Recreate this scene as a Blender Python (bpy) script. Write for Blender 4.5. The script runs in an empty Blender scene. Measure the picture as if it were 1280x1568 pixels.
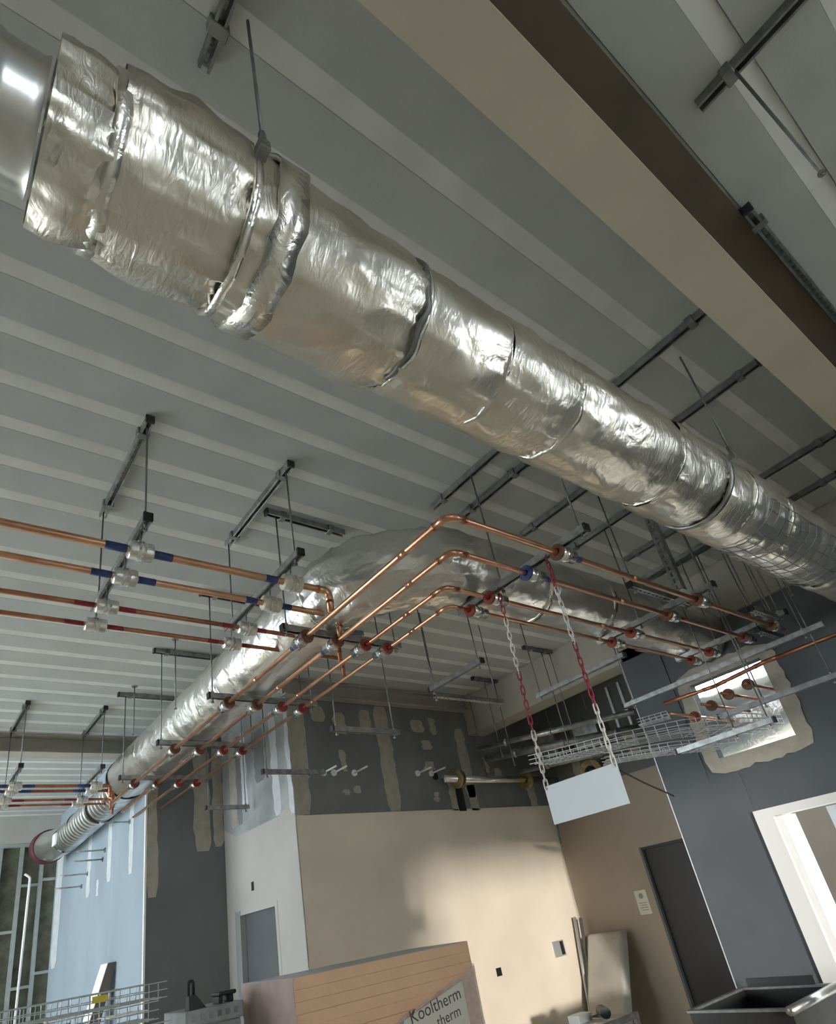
import bpy, math, random
from mathutils import Vector, Matrix, noise
random.seed(7)
scene = bpy.context.scene
COL = scene.collection
PI = math.pi
CZ = 1.65                      # height of the lens above the floor; zr() heights are measured from it
CEIL = CZ + 2.62               # underside of the roof deck

# ------------------------------------------------------------------ camera
F_PX, CX, CY = 946.29, 596.16, 939.27
cam_d = bpy.data.cameras.new('camera')
cam = bpy.data.objects.new('camera', cam_d)
COL.objects.link(cam)
cam_d.sensor_fit = 'HORIZONTAL'
cam_d.sensor_width = 36.0
cam_d.lens = F_PX / 1280 * 36.0
cam_d.shift_x = (640 - CX) / 1280
cam_d.shift_y = (CY - 784) / 1280
cam_d.clip_start = 0.02
right = Vector((0.79316316, -0.58777712, -0.15940594))
down = Vector((0.15749385, 0.45080869, -0.87861665))
fwd = Vector((0.58829235, 0.67178091, 0.45013612))
m = Matrix((right, -down, -fwd)).transposed()
cam.matrix_world = Matrix.Translation((0, 0, CZ)) @ m.to_4x4()
scene.camera = cam

# ------------------------------------------------------------------ light and exposure
world = bpy.data.worlds.new('sky')
scene.world = world
world.use_nodes = True
wn = world.node_tree
bg = wn.nodes['Background']
bg.inputs[0].default_value = (0.86, 0.94, 1.0, 1)
bg.inputs[1].default_value = 5.2
sun_d = bpy.data.lights.new('sun', 'SUN')
sun_d.energy = 2.1
sun_d.angle = math.radians(2.6)
sun_d.color = (1.0, 0.94, 0.86)
sun = bpy.data.objects.new('sun', sun_d)
COL.objects.link(sun)
sun.rotation_euler = Vector((0.466, 0.885, -0.09)).to_track_quat('-Z', 'Y').to_euler()
sun.location = (-4, -8, 4)
scene.view_settings.view_transform = 'Standard'
scene.view_settings.look = 'None'
scene.view_settings.gamma = 1.0
scene.view_settings.use_curve_mapping = False
scene.view_settings.exposure = 0.52

# ------------------------------------------------------------------ materials
MATS = {}
def mat(name, col, rough=0.6, metal=0.0, var=0.0, vscale=6.0, col2=None, bump=0.0, bscale=40.0,
        stretch=(1, 1, 1), trans=0.0, spec=None, alpha=1.0, detail=4.0, ramp=(0.35, 0.65)):
    if name in MATS: return MATS[name]
    M = bpy.data.materials.new(name); M.use_nodes = True
    nt = M.node_tree; b = nt.nodes['Principled BSDF']
    b.inputs['Base Color'].default_value = (*col, 1)
    b.inputs['Roughness'].default_value = rough
    b.inputs['Metallic'].default_value = metal
    if spec is not None: b.inputs['Specular IOR Level'].default_value = spec
    if trans: b.inputs['Transmission Weight'].default_value = trans
    if alpha < 1: b.inputs['Alpha'].default_value = alpha
    tc = nt.nodes.new('ShaderNodeTexCoord')
    mp = nt.nodes.new('ShaderNodeMapping'); mp.inputs['Scale'].default_value = stretch
    nt.links.new(tc.outputs['Object'], mp.inputs['Vector'])
    if var or col2:
        n = nt.nodes.new('ShaderNodeTexNoise'); n.inputs['Scale'].default_value = vscale
        n.inputs['Detail'].default_value = detail
        nt.links.new(mp.outputs['Vector'], n.inputs['Vector'])
        r = nt.nodes.new('ShaderNodeValToRGB')
        r.color_ramp.elements[0].position, r.color_ramp.elements[1].position = ramp
        c2 = col2 if col2 else tuple(min(1, c * (1 + var)) for c in col)
        c1 = col if col2 else tuple(c * (1 - var) for c in col)
        r.color_ramp.elements[0].color = (*c1, 1); r.color_ramp.elements[1].color = (*c2, 1)
        nt.links.new(n.outputs['Fac'], r.inputs['Fac'])
        nt.links.new(r.outputs['Color'], b.inputs['Base Color'])
    if bump:
        n2 = nt.nodes.new('ShaderNodeTexNoise'); n2.inputs['Scale'].default_value = bscale
        n2.inputs['Detail'].default_value = 5.0
        nt.links.new(mp.outputs['Vector'], n2.inputs['Vector'])
        bp = nt.nodes.new('ShaderNodeBump'); bp.inputs['Strength'].default_value = bump
        bp.inputs['Distance'].default_value = 0.02
        nt.links.new(n2.outputs['Fac'], bp.inputs['Height'])
        nt.links.new(bp.outputs['Normal'], b.inputs['Normal'])
    MATS[name] = M
    return M

def foil_mat(name, col, rough, scale, strength, streak=(1, 1, 1), rvar=0.12):
    M = bpy.data.materials.new(name); M.use_nodes = True
    nt = M.node_tree; b = nt.nodes['Principled BSDF']
    b.inputs['Metallic'].default_value = 1.0
    b.inputs['Base Color'].default_value = (*col, 1)
    tc = nt.nodes.new('ShaderNodeTexCoord')
    mp = nt.nodes.new('ShaderNodeMapping'); mp.inputs['Scale'].default_value = streak
    nt.links.new(tc.outputs['Object'], mp.inputs['Vector'])
    n1 = nt.nodes.new('ShaderNodeTexNoise'); n1.inputs['Scale'].default_value = scale
    n1.inputs['Detail'].default_value = 6; n1.inputs['Distortion'].default_value = 1.2
    nt.links.new(mp.outputs['Vector'], n1.inputs['Vector'])
    n2 = nt.nodes.new('ShaderNodeTexNoise'); n2.inputs['Scale'].default_value = scale*.55
    n2.inputs['Detail'].default_value = 3; n2.inputs['Distortion'].default_value = 2.0
    nt.links.new(tc.outputs['Object'], n2.inputs['Vector'])
    big_ = nt.nodes.new('ShaderNodeTexNoise'); big_.inputs['Scale'].default_value = 2.6
    nt.links.new(tc.outputs['Object'], big_.inputs['Vector'])
    rp = nt.nodes.new('ShaderNodeMapRange'); rp.inputs[1].default_value = .42; rp.inputs[2].default_value = .62
    rp.inputs[3].default_value = .25; rp.inputs[4].default_value = 1.0
    nt.links.new(big_.outputs['Fac'], rp.inputs[0])
    ml = nt.nodes.new('ShaderNodeMath'); ml.operation = 'MULTIPLY'
    nt.links.new(n1.outputs['Fac'], ml.inputs[0]); nt.links.new(rp.outputs[0], ml.inputs[1])
    mx = nt.nodes.new('ShaderNodeMath'); mx.operation = 'MULTIPLY_ADD'; mx.inputs[1].default_value = .8
    nt.links.new(n2.outputs['Fac'], mx.inputs[0]); nt.links.new(ml.outputs[0], mx.inputs[2])
    bp = nt.nodes.new('ShaderNodeBump'); bp.inputs['Strength'].default_value = strength; bp.inputs['Distance'].default_value = 0.012
    nt.links.new(mx.outputs[0], bp.inputs['Height']); nt.links.new(bp.outputs['Normal'], b.inputs['Normal'])
    rr = nt.nodes.new('ShaderNodeMapRange'); rr.inputs[3].default_value = rough - rvar; rr.inputs[4].default_value = rough + rvar
    nt.links.new(big_.outputs['Fac'], rr.inputs[0]); nt.links.new(rr.outputs[0], b.inputs['Roughness'])
    MATS[name] = M
    return M

foil = foil_mat('foil_wrap', (0.82, 0.785, 0.70), 0.34, 11.0, 0.55, (3.2, 1, 1))
foil2 = foil_mat('foil_wrap_fine', (0.80, 0.79, 0.755), 0.32, 12.0, 0.6, (1, 1, 1))
tape = foil_mat('foil_tape', (0.88, 0.86, 0.80), 0.28, 30.0, 0.35)
M_deck = mat('deck_paint', (0.455, 0.475, 0.455), 0.62, 0.0, 0.05, 3.0, bump=0.06, bscale=90)
M_litrib = mat('lit_deck_rib', (0.70, 0.71, 0.675), 0.6, 0.0, 0.06, 5.0)  # paler than the deck: light on the rib webs put into the colour
M_beam = mat('beige_paint', (0.56, 0.50, 0.39), 0.6, 0, 0.06, 2.5, bump=0.08, bscale=70)
M_beamg = mat('grey_beige_paint', (0.42, 0.40, 0.34), 0.65, 0, 0.06, 2.5)
M_lilac = mat('primer_paint', (0.40, 0.36, 0.34), 0.6, 0, 0.05, 3.0)
M_conc = mat('concrete', (0.68, 0.62, 0.52), 0.85, 0, 0.12, 1.3, bump=0.1, bscale=30)
M_gyp = mat('grey_plasterboard', (0.205, 0.21, 0.215), 0.85, 0, 0.10, 2.2, bump=0.05, bscale=60)
M_gypd = mat('dark_plasterboard', (0.17, 0.185, 0.185), 0.85, 0, 0.10, 1.8)
M_filler = mat('joint_filler', (0.43, 0.40, 0.335), 0.9, 0, 0.10, 9.0, bump=0.2, bscale=25)
M_skim = mat('blotchy_skim', (0.24, 0.255, 0.26), 0.9, 0, col2=(0.40, 0.42, 0.42), vscale=2.2)
M_fillerw = mat('pale_filler', (0.55, 0.58, 0.60), 0.9, 0, 0.08, 9.0)
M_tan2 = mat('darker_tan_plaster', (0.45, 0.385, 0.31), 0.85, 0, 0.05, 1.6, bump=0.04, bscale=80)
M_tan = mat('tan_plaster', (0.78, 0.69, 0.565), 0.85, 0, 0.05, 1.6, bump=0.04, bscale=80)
M_white = mat('white_plaster', (0.45, 0.44, 0.41), 0.85, 0, 0.05, 1.5)
M_blue = mat('skimmed_plaster', (0.29, 0.355, 0.405), 0.85, 0, 0.09, 1.2, stretch=(1, 1, 0.5))
M_navy = mat('blue_grey_board', (0.115, 0.127, 0.138), 0.85, 0, 0.07, 1.5, bump=0.04, bscale=60)
M_steel = mat('galvanised_steel', (0.36, 0.37, 0.36), 0.42, 1.0, 0.22, 18.0, bump=0.05, bscale=60)
M_dsteel = mat('dull_steel', (0.26, 0.265, 0.26), 0.5, 0.8, 0.2, 15.0)
M_bright = mat('bright_zinc', (0.80, 0.80, 0.78), 0.25, 1.0, 0.1, 20.0)
M_cap = mat('black_plastic', (0.018, 0.019, 0.02), 0.5)
M_cu = mat('copper', (0.78, 0.45, 0.29), 0.34, 1.0, col2=(0.60, 0.32, 0.20), vscale=5.0, stretch=(1, 1, 1), bump=0.03, bscale=50)
M_cud = mat('weathered_copper', (0.55, 0.25, 0.15), 0.42, 1.0, col2=(0.35, 0.15, 0.09), vscale=9.0)
M_btape = mat('blue_tape', (0.035, 0.06, 0.20), 0.45, 0, 0.15, 20)
M_rtape = mat('red_tape', (0.30, 0.025, 0.03), 0.45, 0, 0.15, 20)
M_rdisc = mat('red_rubber', (0.27, 0.05, 0.035), 0.6, 0, 0.2, 15)
M_bdisc = mat('brown_rubber', (0.16, 0.07, 0.045), 0.65, 0, 0.2, 15)
M_sleeve = mat('silver_sleeve', (0.78, 0.77, 0.72), 0.35, 0.85, 0.15, 25, bump=0.2, bscale=40)
M_cream = mat('cream_sleeve', (0.72, 0.69, 0.58), 0.55, 0.1, 0.15, 18)
M_spiral = mat('spiral_duct_zinc', (0.76, 0.77, 0.76), 0.28, 1.0, 0.08, 14)
M_rubber = mat('black_rubber', (0.02, 0.02, 0.02), 0.6)
M_chr = mat('chain_red', (0.33, 0.03, 0.06), 0.4, 0, 0.1, 20)
M_chw = mat('chain_white', (0.78, 0.74, 0.70), 0.4)
M_sign = mat('white_sign', (0.60, 0.655, 0.69), 0.35, 0, 0.02, 3)
M_board = mat('orange_insulation_board', (0.95, 0.60, 0.38), 0.8, 0, 0.03, 8.0, bump=0.1, bscale=30)
M_boardp = mat('pink_insulation_edge', (0.52, 0.40, 0.36), 0.8, 0, 0.1, 10)
M_facing = mat('grey_board_facing', (0.48, 0.49, 0.50), 0.4, 0.35, 0.05, 8)
M_film = mat('stretch_film', (0.90, 0.78, 0.72), 0.15, 0.0, 0.08, 30, bump=0.6, bscale=22, alpha=0.35)
M_label = mat('paper_label', (0.80, 0.76, 0.66), 0.6)
M_ink = mat('label_ink', (0.10, 0.09, 0.07), 0.6)
M_insul = mat('mineral_wool', (0.10, 0.105, 0.075), 0.95, 0, 0.25, 7, bump=0.4, bscale=40)
M_stud = mat('stud_zinc', (0.42, 0.44, 0.42), 0.5, 0.5, 0.08, 10)
M_wire = mat('wire_zinc', (0.60, 0.63, 0.64), 0.45, 0.25)
M_black = mat('black_sheet', (0.014, 0.014, 0.014), 0.45, 0, 0.2, 3, bump=0.15, bscale=9)
M_grdoor = mat('grey_door', (0.10, 0.105, 0.112), 0.6, 0, 0.05, 2)
M_frame = mat('white_frame', (0.93, 0.925, 0.90), 0.5)
M_alu = mat('pale_metal', (0.52, 0.53, 0.53), 0.45, 0.6)
M_pack = mat('wrapped_panel', (0.40, 0.375, 0.325), 0.6, 0, 0.10, 4, bump=0.2, bscale=14)
M_brass = mat('brass_flange', (0.42, 0.33, 0.17), 0.5, 0.7, 0.25, 20)
M_yellow = mat('yellow_tag', (0.75, 0.60, 0.05), 0.5)
M_brown = mat('brown_wall', (0.14, 0.12, 0.10), 0.8, 0, 0.06, 2)
M_whiteroom = mat('white_room_paint', (0.82, 0.82, 0.80), 0.7)
M_greybox = mat('grey_case', (0.34, 0.36, 0.36), 0.6, 0, 0.15, 14)
M_wfilm = mat('white_film', (0.85, 0.85, 0.83), 0.35, 0, 0.05, 6, bump=0.5, bscale=9)
M_dbrown = mat('dark_brown_primer', (0.115, 0.095, 0.07), 0.7, 0, 0.1, 4)
M_cable = mat('black_cable', (0.02, 0.02, 0.02), 0.6)
M_ring = mat('dark_red_collar', (0.09, 0.02, 0.03), 0.6)

# ------------------------------------------------------------------ mesh helpers
class MB:
    def __init__(self): self.v = []; self.f = []
    def add(self, vs, fs):
        o = len(self.v); self.v += [tuple(p) for p in vs]; self.f += [tuple(i + o for i in f) for f in fs]; return self
    def box(self, x0, x1, y0, y1, z0, z1):
        return self.add([(x0,y0,z0),(x1,y0,z0),(x1,y1,z0),(x0,y1,z0),(x0,y0,z1),(x1,y0,z1),(x1,y1,z1),(x0,y1,z1)],
                        [(0,3,2,1),(4,5,6,7),(0,1,5,4),(1,2,6,5),(2,3,7,6),(3,0,4,7)])
    def hull(self, bottom, top):
        n = len(bottom)
        return self.add(list(bottom) + list(top), [tuple(range(n))[::-1], tuple(range(n, 2*n))] +
                        [(i, (i+1) % n, n + (i+1) % n, n + i) for i in range(n)])
    def tube(self, pts, r, seg=10, cap=True):
        pts = [Vector(p) for p in pts]; n = len(pts)
        rs = r if isinstance(r, (list, tuple)) else [r] * n
        t0 = (pts[1] - pts[0]).normalized()
        up = Vector((0, 0, 1)) if abs(t0.z) < 0.9 else Vector((1, 0, 0))
        a = t0.cross(up).normalized()
        vs = []
        for i, p in enumerate(pts):
            t = ((pts[min(i+1, n-1)] - pts[max(i-1, 0)])).normalized()
            a = (a - t * a.dot(t)).normalized(); b = t.cross(a)
            for k in range(seg):
                w = 2 * PI * k / seg
                vs.append(p + (a * math.cos(w) + b * math.sin(w)) * rs[i])
        fs = [(i*seg + k, i*seg + (k+1) % seg, (i+1)*seg + (k+1) % seg, (i+1)*seg + k) for i in range(n-1) for k in range(seg)]
        if cap: fs += [tuple(range(seg))[::-1], tuple(range((n-1)*seg, n*seg))]
        return self.add(vs, fs)
    def ring(self, c, axis, r0, r1, h, seg=24):
        """a flat washer or band: inner r0, outer r1, thickness h along axis"""
        axis = Vector(axis).normalized(); c = Vector(c)
        u = axis.orthogonal().normalized(); w = axis.cross(u)
        vs = []
        for (r, s) in ((r0, -.5), (r1, -.5), (r1, .5), (r0, .5)):
            for k in range(seg):
                a = 2*PI*k/seg
                vs.append(c + axis*h*s + (u*math.cos(a) + w*math.sin(a))*r)
        fs = [(j*seg + k, j*seg + (k+1) % seg, ((j+1) % 4)*seg + (k+1) % seg, ((j+1) % 4)*seg + k) for j in range(4) for k in range(seg)]
        return self.add(vs, fs)
    def build(self, name, material, parent=None, smooth=False, bevel=0.0, link=True):
        me = bpy.data.meshes.new(name)
        me.from_pydata(self.v, [], self.f); me.update()
        if material: me.materials.append(material)
        if smooth: me.polygons.foreach_set('use_smooth', [True]*len(me.polygons))
        o = bpy.data.objects.new(name, me); COL.objects.link(o)
        if bevel:
            md = o.modifiers.new('bevel', 'BEVEL'); md.width = bevel; md.segments = 2; md.limit_method = 'ANGLE'
        if parent:
            o.parent = parent
            o.matrix_parent_inverse = Matrix.Translation(parent.location).inverted()
        return o

def tag(o, label, cat, group=None):
    o['label'] = label; o['category'] = cat
    if group: o['group'] = group
    return o
def thing(name, label, cat, loc=(0, 0, 0), group=None):
    o = bpy.data.objects.new(name, None); COL.objects.link(o); o.location = loc
    o.empty_display_size = 0.1
    return tag(o, label, cat, group)
def struct(o): o['kind'] = 'structure'; return o
def box(name, m_, x0, x1, y0, y1, z0, z1, parent=None, bevel=0.0):
    return MB().box(x0, x1, y0, y1, z0, z1).build(name, m_, parent, bevel=bevel)

def fillet(pts, r, n=7):
    """polyline with rounded corners"""
    pts = [Vector(p) for p in pts]; out = [pts[0]]
    for i in range(1, len(pts)-1):
        a, b, c = pts[i-1], pts[i], pts[i+1]
        d1 = (a-b).normalized(); d2 = (c-b).normalized()
        ang = d1.angle(d2); t = min(r / math.tan(ang/2), (a-b).length*.49, (c-b).length*.49)
        rr = t * math.tan(ang/2)
        cen = b + (d1+d2).normalized() * (rr / math.sin(ang/2))
        p0 = b + d1*t; p1 = b + d2*t
        u = (p0-cen); v = (p1-cen); tot = u.angle(v)
        for k in range(n+1):
            s = k/n
            q = (u*math.sin((1-s)*tot) + v*math.sin(s*tot)) / math.sin(tot) if tot > 1e-4 else u
            out.append(cen + q)
    out.append(pts[-1]); return out

# ================================================================== THE SHELL
Y1, X1, Y2, X2, Y3 = 5.66, 3.24, 7.41, 2.32, 12.0       # front wall, return, second wall, long side wall, far wall
XR, XD = 5.95, 7.25                                      # right wall, recessed door wall
struct(box('floor', M_conc, -5.0, 12.0, -9.0, 14.0, -0.12, 0.0))

# roof deck: a slab over trapezoidal sheets, three troughs to the sheet
ceil = struct(box('ceiling', M_conc, -5.0, 7.4, -9.0, 14.0, CEIL + 0.065, CEIL + 0.25))  # stops short past the right wall, opened to let sky light in behind
PITCH = 0.3003
def deck_sheet(y0, x0, x1):
    mb = MB(); prof = []
    for k in range(3):
        b = y0 + k*PITCH                   # trough centred on b
        prof += [(b-.15, 0), (b-.040, 0), (b-.038, .020), (b+.047, .020), (b+.047, 0)]
    prof.append((y0 + 2*PITCH + .1503, 0))
    t = 0.004
    lo = [(y, CEIL+z) for y, z in prof]; n = len(lo)
    vs = [(x0, y, z) for y, z in lo] + [(x1, y, z) for y, z in lo] + [(x0, y, z+t) for y, z in lo] + [(x1, y, z+t) for y, z in lo]
    fs = []
    for i in range(n-1):
        fs += [(i, i+1, n+i+1, n+i), (2*n+i, 3*n+i, 3*n+i+1, 2*n+i+1)]
    mb.add(vs, fs)
    for k in range(3):  # added strips closing the troughs, coloured pale like webs catching light
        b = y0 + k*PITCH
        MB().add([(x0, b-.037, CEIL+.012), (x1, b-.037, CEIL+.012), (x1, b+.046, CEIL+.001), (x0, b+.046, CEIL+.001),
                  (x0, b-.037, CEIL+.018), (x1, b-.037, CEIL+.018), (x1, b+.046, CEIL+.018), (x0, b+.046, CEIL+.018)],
                 [(0,3,2,1),(4,5,6,7),(0,1,5,4),(1,2,6,5),(2,3,7,6),(3,0,4,7)]).build('lit_rib_strip', M_litrib, ceil)
    return mb.build('deck_panel', M_deck, ceil)
y = 1.957 - 12*3*PITCH
while y < 13.6:
    deck_sheet(y + PITCH, -5.0, 7.4); y += 3*PITCH

# --- front wall: tan boards below, grey plasterboard above with filled joints
wf = struct(box('wall_front', M_gyp, X1 + .1, XD + .1, Y1 + .015, Y1 + .12, 0, CEIL))
ztb = CZ + 1.165
for i, (a, b) in enumerate(((X1, 4.46), (4.46, 5.68), (5.68, XD))):
    box('wall_board', M_tan, a, b, Y1, Y1 + .015, 0, ztb, wf)
for i, (a, b) in enumerate(((X1, 4.46), (4.462, 5.68), (5.682, XD))):
    box('plasterboard', M_gyp, a, b, Y1 + .004, Y1 + .015, ztb + .002, CZ + 2.43, wf)
def wavy_strip(name, m_, parent, plane, const, off, a0, a1, z0, z1, seed=0, amp=.012, n=14):
    """hand trowelled band of filler, 2-3 mm proud, ragged edges. plane 'y': lies on y=const, runs over x; 'x': lies on x=const"""
    rnd = random.Random(seed); L = []; R = []
    for i in range(n+1):
        z = z0 + (z1-z0)*i/n
        e = 0.35 if i in (0, n) else 0
        w = (a1-a0)
        L.append((a0 + rnd.uniform(-amp, amp) + e*w*.5, z)); R.append((a1 + rnd.uniform(-amp, amp) - e*w*.5, z))
    loop = L + R[::-1]
    if plane == 'y': f0 = [(a, const, z) for a, z in loop]; f1 = [(a, const-off, z) for a, z in loop]
    else: f0 = [(const, a, z) for a, z in loop]; f1 = [(const-off, a, z) for a, z in loop]
    mb = MB(); nn = len(loop); vs = f0 + f1
    fs = [(i, i+1, 2*n-i, 2*n+1-i) for i in range(n)]
    fs2 = [(nn+i, nn+2*n+1-i, nn+2*n-i, nn+i+1) for i in range(n)]
    mb.add(vs, fs + fs2 + [(i, (i+1) % nn, nn + (i+1) % nn, nn + i) for i in range(nn)])
    return mb.build(name, m_, parent)
sd = 10
for a0, a1, z0, z1 in ((3.26, 3.43, 1.172, 2.42), (4.42, 4.62, 1.17, 2.42), (5.70, 5.86, 1.30, 2.2), (5.40, 5.50, 1.15, 1.5),
                       (5.72, 5.86, 1.14, 1.46), (6.85, 7.0, 1.15, 1.6)):
    wavy_strip('joint_filler', M_filler, wf, 'y', Y1 + .004, .004, a0, a1, CZ + z0, CZ + z1, sd); sd += 1
for a0, a1, z0, z1 in ((3.55, 3.72, 2.18, 2.36), (3.83, 4.0, 2.05, 2.30), (4.20, 4.36, 2.12, 2.36), (4.98, 5.18, 2.12, 2.28), (5.28, 5.38, 2.10, 2.32),
                       (5.1, 5.26, 1.9, 2.02), (5.08, 5.24, 1.64, 1.75), (3.86, 3.94, 1.62, 1.86), (4.0, 4.07, 1.38, 1.46), (3.85, 3.93, 1.36, 1.42),
                       (5.14, 5.22, 1.26, 1.38), (6.1, 6.2, 1.62, 1.82), (6.3, 6.42, 1.55, 1.68)):
    wavy_strip('filler_patch', M_filler, wf, 'y', Y1 + .004, .003, a0, a1, CZ + z0, CZ + z1, sd, .02, 6); sd += 1
MB().tube([(5.22, Y1 + .002, CZ + 1.57), (5.22, Y1 + .012, CZ + 1.57)], .05, 16).build('sleeve_hole', M_black, wf)
box('sleeve_hole', M_black, 5.51, 5.63, Y1 - .001, Y1 + .006, CZ + 1.14, CZ + 1.42, wf)
# outlet boxes in the tan boards
def outlet(cx, cz, w, h, open_=True):
    p = box('outlet_box', M_alu, cx-w/2, cx+w/2, Y1-.012, Y1, cz-h/2, cz+h/2, wf)
    if open_: box('outlet_opening', M_black, cx + w*.12, cx+w*.42, Y1-.014, Y1-.012, cz-h*.42, cz+h*.42, p)
outlet(6.68, CZ - .525, .20, .17)
box('outlet_hole', M_black, 5.56, 5.64, Y1-.004, Y1, CZ-.64, CZ-.56, wf)

# --- return wall facing left (pale skim) with the grey door
wl = struct(box('wall_return', M_white, X1, X1 + .1, 7.18, Y2 + .1, 0, CEIL))
for a, b, c, d in ((Y1 + .001, 6.185, 0, CEIL), (6.185, 7.18, CZ + .44, CEIL)):
    box('wall_board', M_white, X1, X1 + .1, a, b, c, d, wl)
for a0, a1, z0, z1, mm in ((7.02, 7.2, 1.35, 2.5, M_filler), (6.72, 6.86, 1.5, 2.4, M_fillerw), (5.95, 6.10, 1.25, 2.4, M_fillerw),
                           (5.67, 5.76, 1.2, 2.3, M_fillerw), (6.25, 6.5, 1.7, 2.3, M_gyp), (6.87, 7.0, 1.35, 2.4, M_gyp)):
    wavy_strip('joint_filler', mm, wl, 'x', X1, .003, a0, a1, CZ + z0, CZ + z1, sd, .015); sd += 1
wavy_strip('plasterboard', M_skim, wl, 'x', X1 + .001, .0025, 5.70, 7.38, CZ + 1.24, CEIL, 77, .03, 10)
box('outlet_hole', M_black, X1 - .003, X1, 6.69, 6.75, CZ + .61, CZ + .70, wl)
d1 = struct(box('door_1', M_grdoor, X1 + .055, X1 + .095, 6.24, 7.12, 0.01, CZ + .40))
box('door_frame', M_alu, X1 - .008, X1 + .1, 7.06, 7.19, 0, CZ + .45, d1)
box('door_frame', M_white, X1 - .003, X1 + .1, 6.185, 6.24, 0, CZ + .45, d1)
box('door_frame', M_white, X1 - .003, X1 + .1, 6.24, 7.12, CZ + .40, CZ + .45, d1)
MB().tube([(X1 + .05, 6.33, 1.02), (X1 - .0, 6.33, 1.02), (X1 - .0, 6.45, 1.02)], .009, 8).build('door_handle', M_bright, d1)

# --- second wall, dark grey board
wg = struct(box('wall_middle', M_gypd, X2, X1, Y2, Y2 + .1, 0, CEIL))
for a0, a1, z0, z1 in ((2.325, 2.44, .72, 2.4), (2.87, 3.06, 1.16, 2.4), (3.10, 3.235, 1.2, 2.4)):
    wavy_strip('joint_filler', M_filler, wg, 'y', Y2, .003, a0, a1, CZ + z0, CZ + z1, sd, .015); sd += 1

# --- long side wall, pale blue skim
wb = struct(box('wall_side', M_blue, X2, X2 + .1, Y2 + .1, Y3, 0, CEIL))
box('wall_board', M_blue, X2 - .012, X2, Y2, Y2 + 1.2, 0, CZ + 2.3, wb)
box('corner_bead', M_frame, X2 - .016, X2 + .004, Y2 - .004, Y2 + .03, 0, CZ + 2.2, wb)
for i in range(3):
    box('wall_board', M_blue, X2 - .012, X2, Y2 + 1.202 + 1.13*i, Y2 + 2.33 + 1.13*i, 0, CZ + 2.3, wb)
for a0, a1, z0, z1 in ((7.85, 8.02, 1.05, 2.1), (8.75, 8.93, 1.1, 2.1), (9.75, 9.95, 1.05, 2.1), (9.3, 9.4, 1.0, 1.2), (11.5, 11.9, .3, 2.0)):
    wavy_strip('joint_filler', M_fillerw, wb, 'x', X2 - .012, .003, a0, a1, CZ + z0, CZ + z1, sd, .015); sd += 1

# --- far wall: board above, bare studs with mineral wool below
wk = struct(box('wall_far', M_insul, -5, X2 + .1, Y3 + .06, Y3 + .16, 0, CZ + 2.17))
box('wall_board', M_white, -5, X2, Y3 - .01, Y3 + .06, CZ + 2.2, CEIL, wk)
box('top_track', M_stud, -5, X2, Y3 - .01, Y3 + .06, CZ + 2.14, CZ + 2.198, wk)
for x in (-.35, -.04, .27, .58, .89, 1.19, 1.49, 1.79, 2.09):
    box('stud', M_stud, x - .028, x + .028, Y3, Y3 + .058, 0, CZ + 2.14, wk)
for x0, x1, z in ((1.82, 2.06, 1.55), (2.12, 2.31, 1.62), (2.12, 2.31, .28), (1.82, 2.06, .12), (1.52, 1.76, .9), (1.22, 1.46, 1.4)):
    box('noggin', M_stud, x0, x1, Y3 + .005, Y3 + .05, CZ + z - .02, CZ + z + .02, wk)

# --- right wall with a head beam, a duct hole, and a white door frame
HY0, HY1, HZ0, HZ1 = 1.95, 2.64, CZ + .90, CZ + 1.62      # duct hole
OY0, OY1, OZ = 1.30, 2.40, CZ + .36                       # door opening
YE = 3.24                                                 # free end of the right wall
wr = struct(box('wall_right', M_navy, XR + .012, XR + .12, HY1, YE, 0, CZ + 2.25))
for a, b, c, d in ((OY1, HY1, 0, HZ0), (HY0, HY1, HZ1, CZ + 2.1), (-1.3, OY1, OZ, HZ0), (-1.3, HY0, HZ0, CZ + 2.1), (-1.3, OY0, 0, OZ), (-8.9, -5.4, 0, CZ + 2.1), (-5.4, -3.2, 0, 1.0), (-3.2, -1.3, 0, CZ + 2.1)):
    box('wall_board', M_navy, XR + .012, XR + .12, a, b, c, d, wr)
box('plasterboard', M_navy, XR, XR + .0118, 2.80, YE, 0, CZ + 2.24, wr)
box('plasterboard', M_navy, XR, XR + .0118, OY1 + .12, 2.80, 0, CZ + .74, wr)
box('corner_bead', M_alu, XR - .003, XR + .02, YE - .006, YE + .003, 0, CZ + 2.24, wr)
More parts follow.
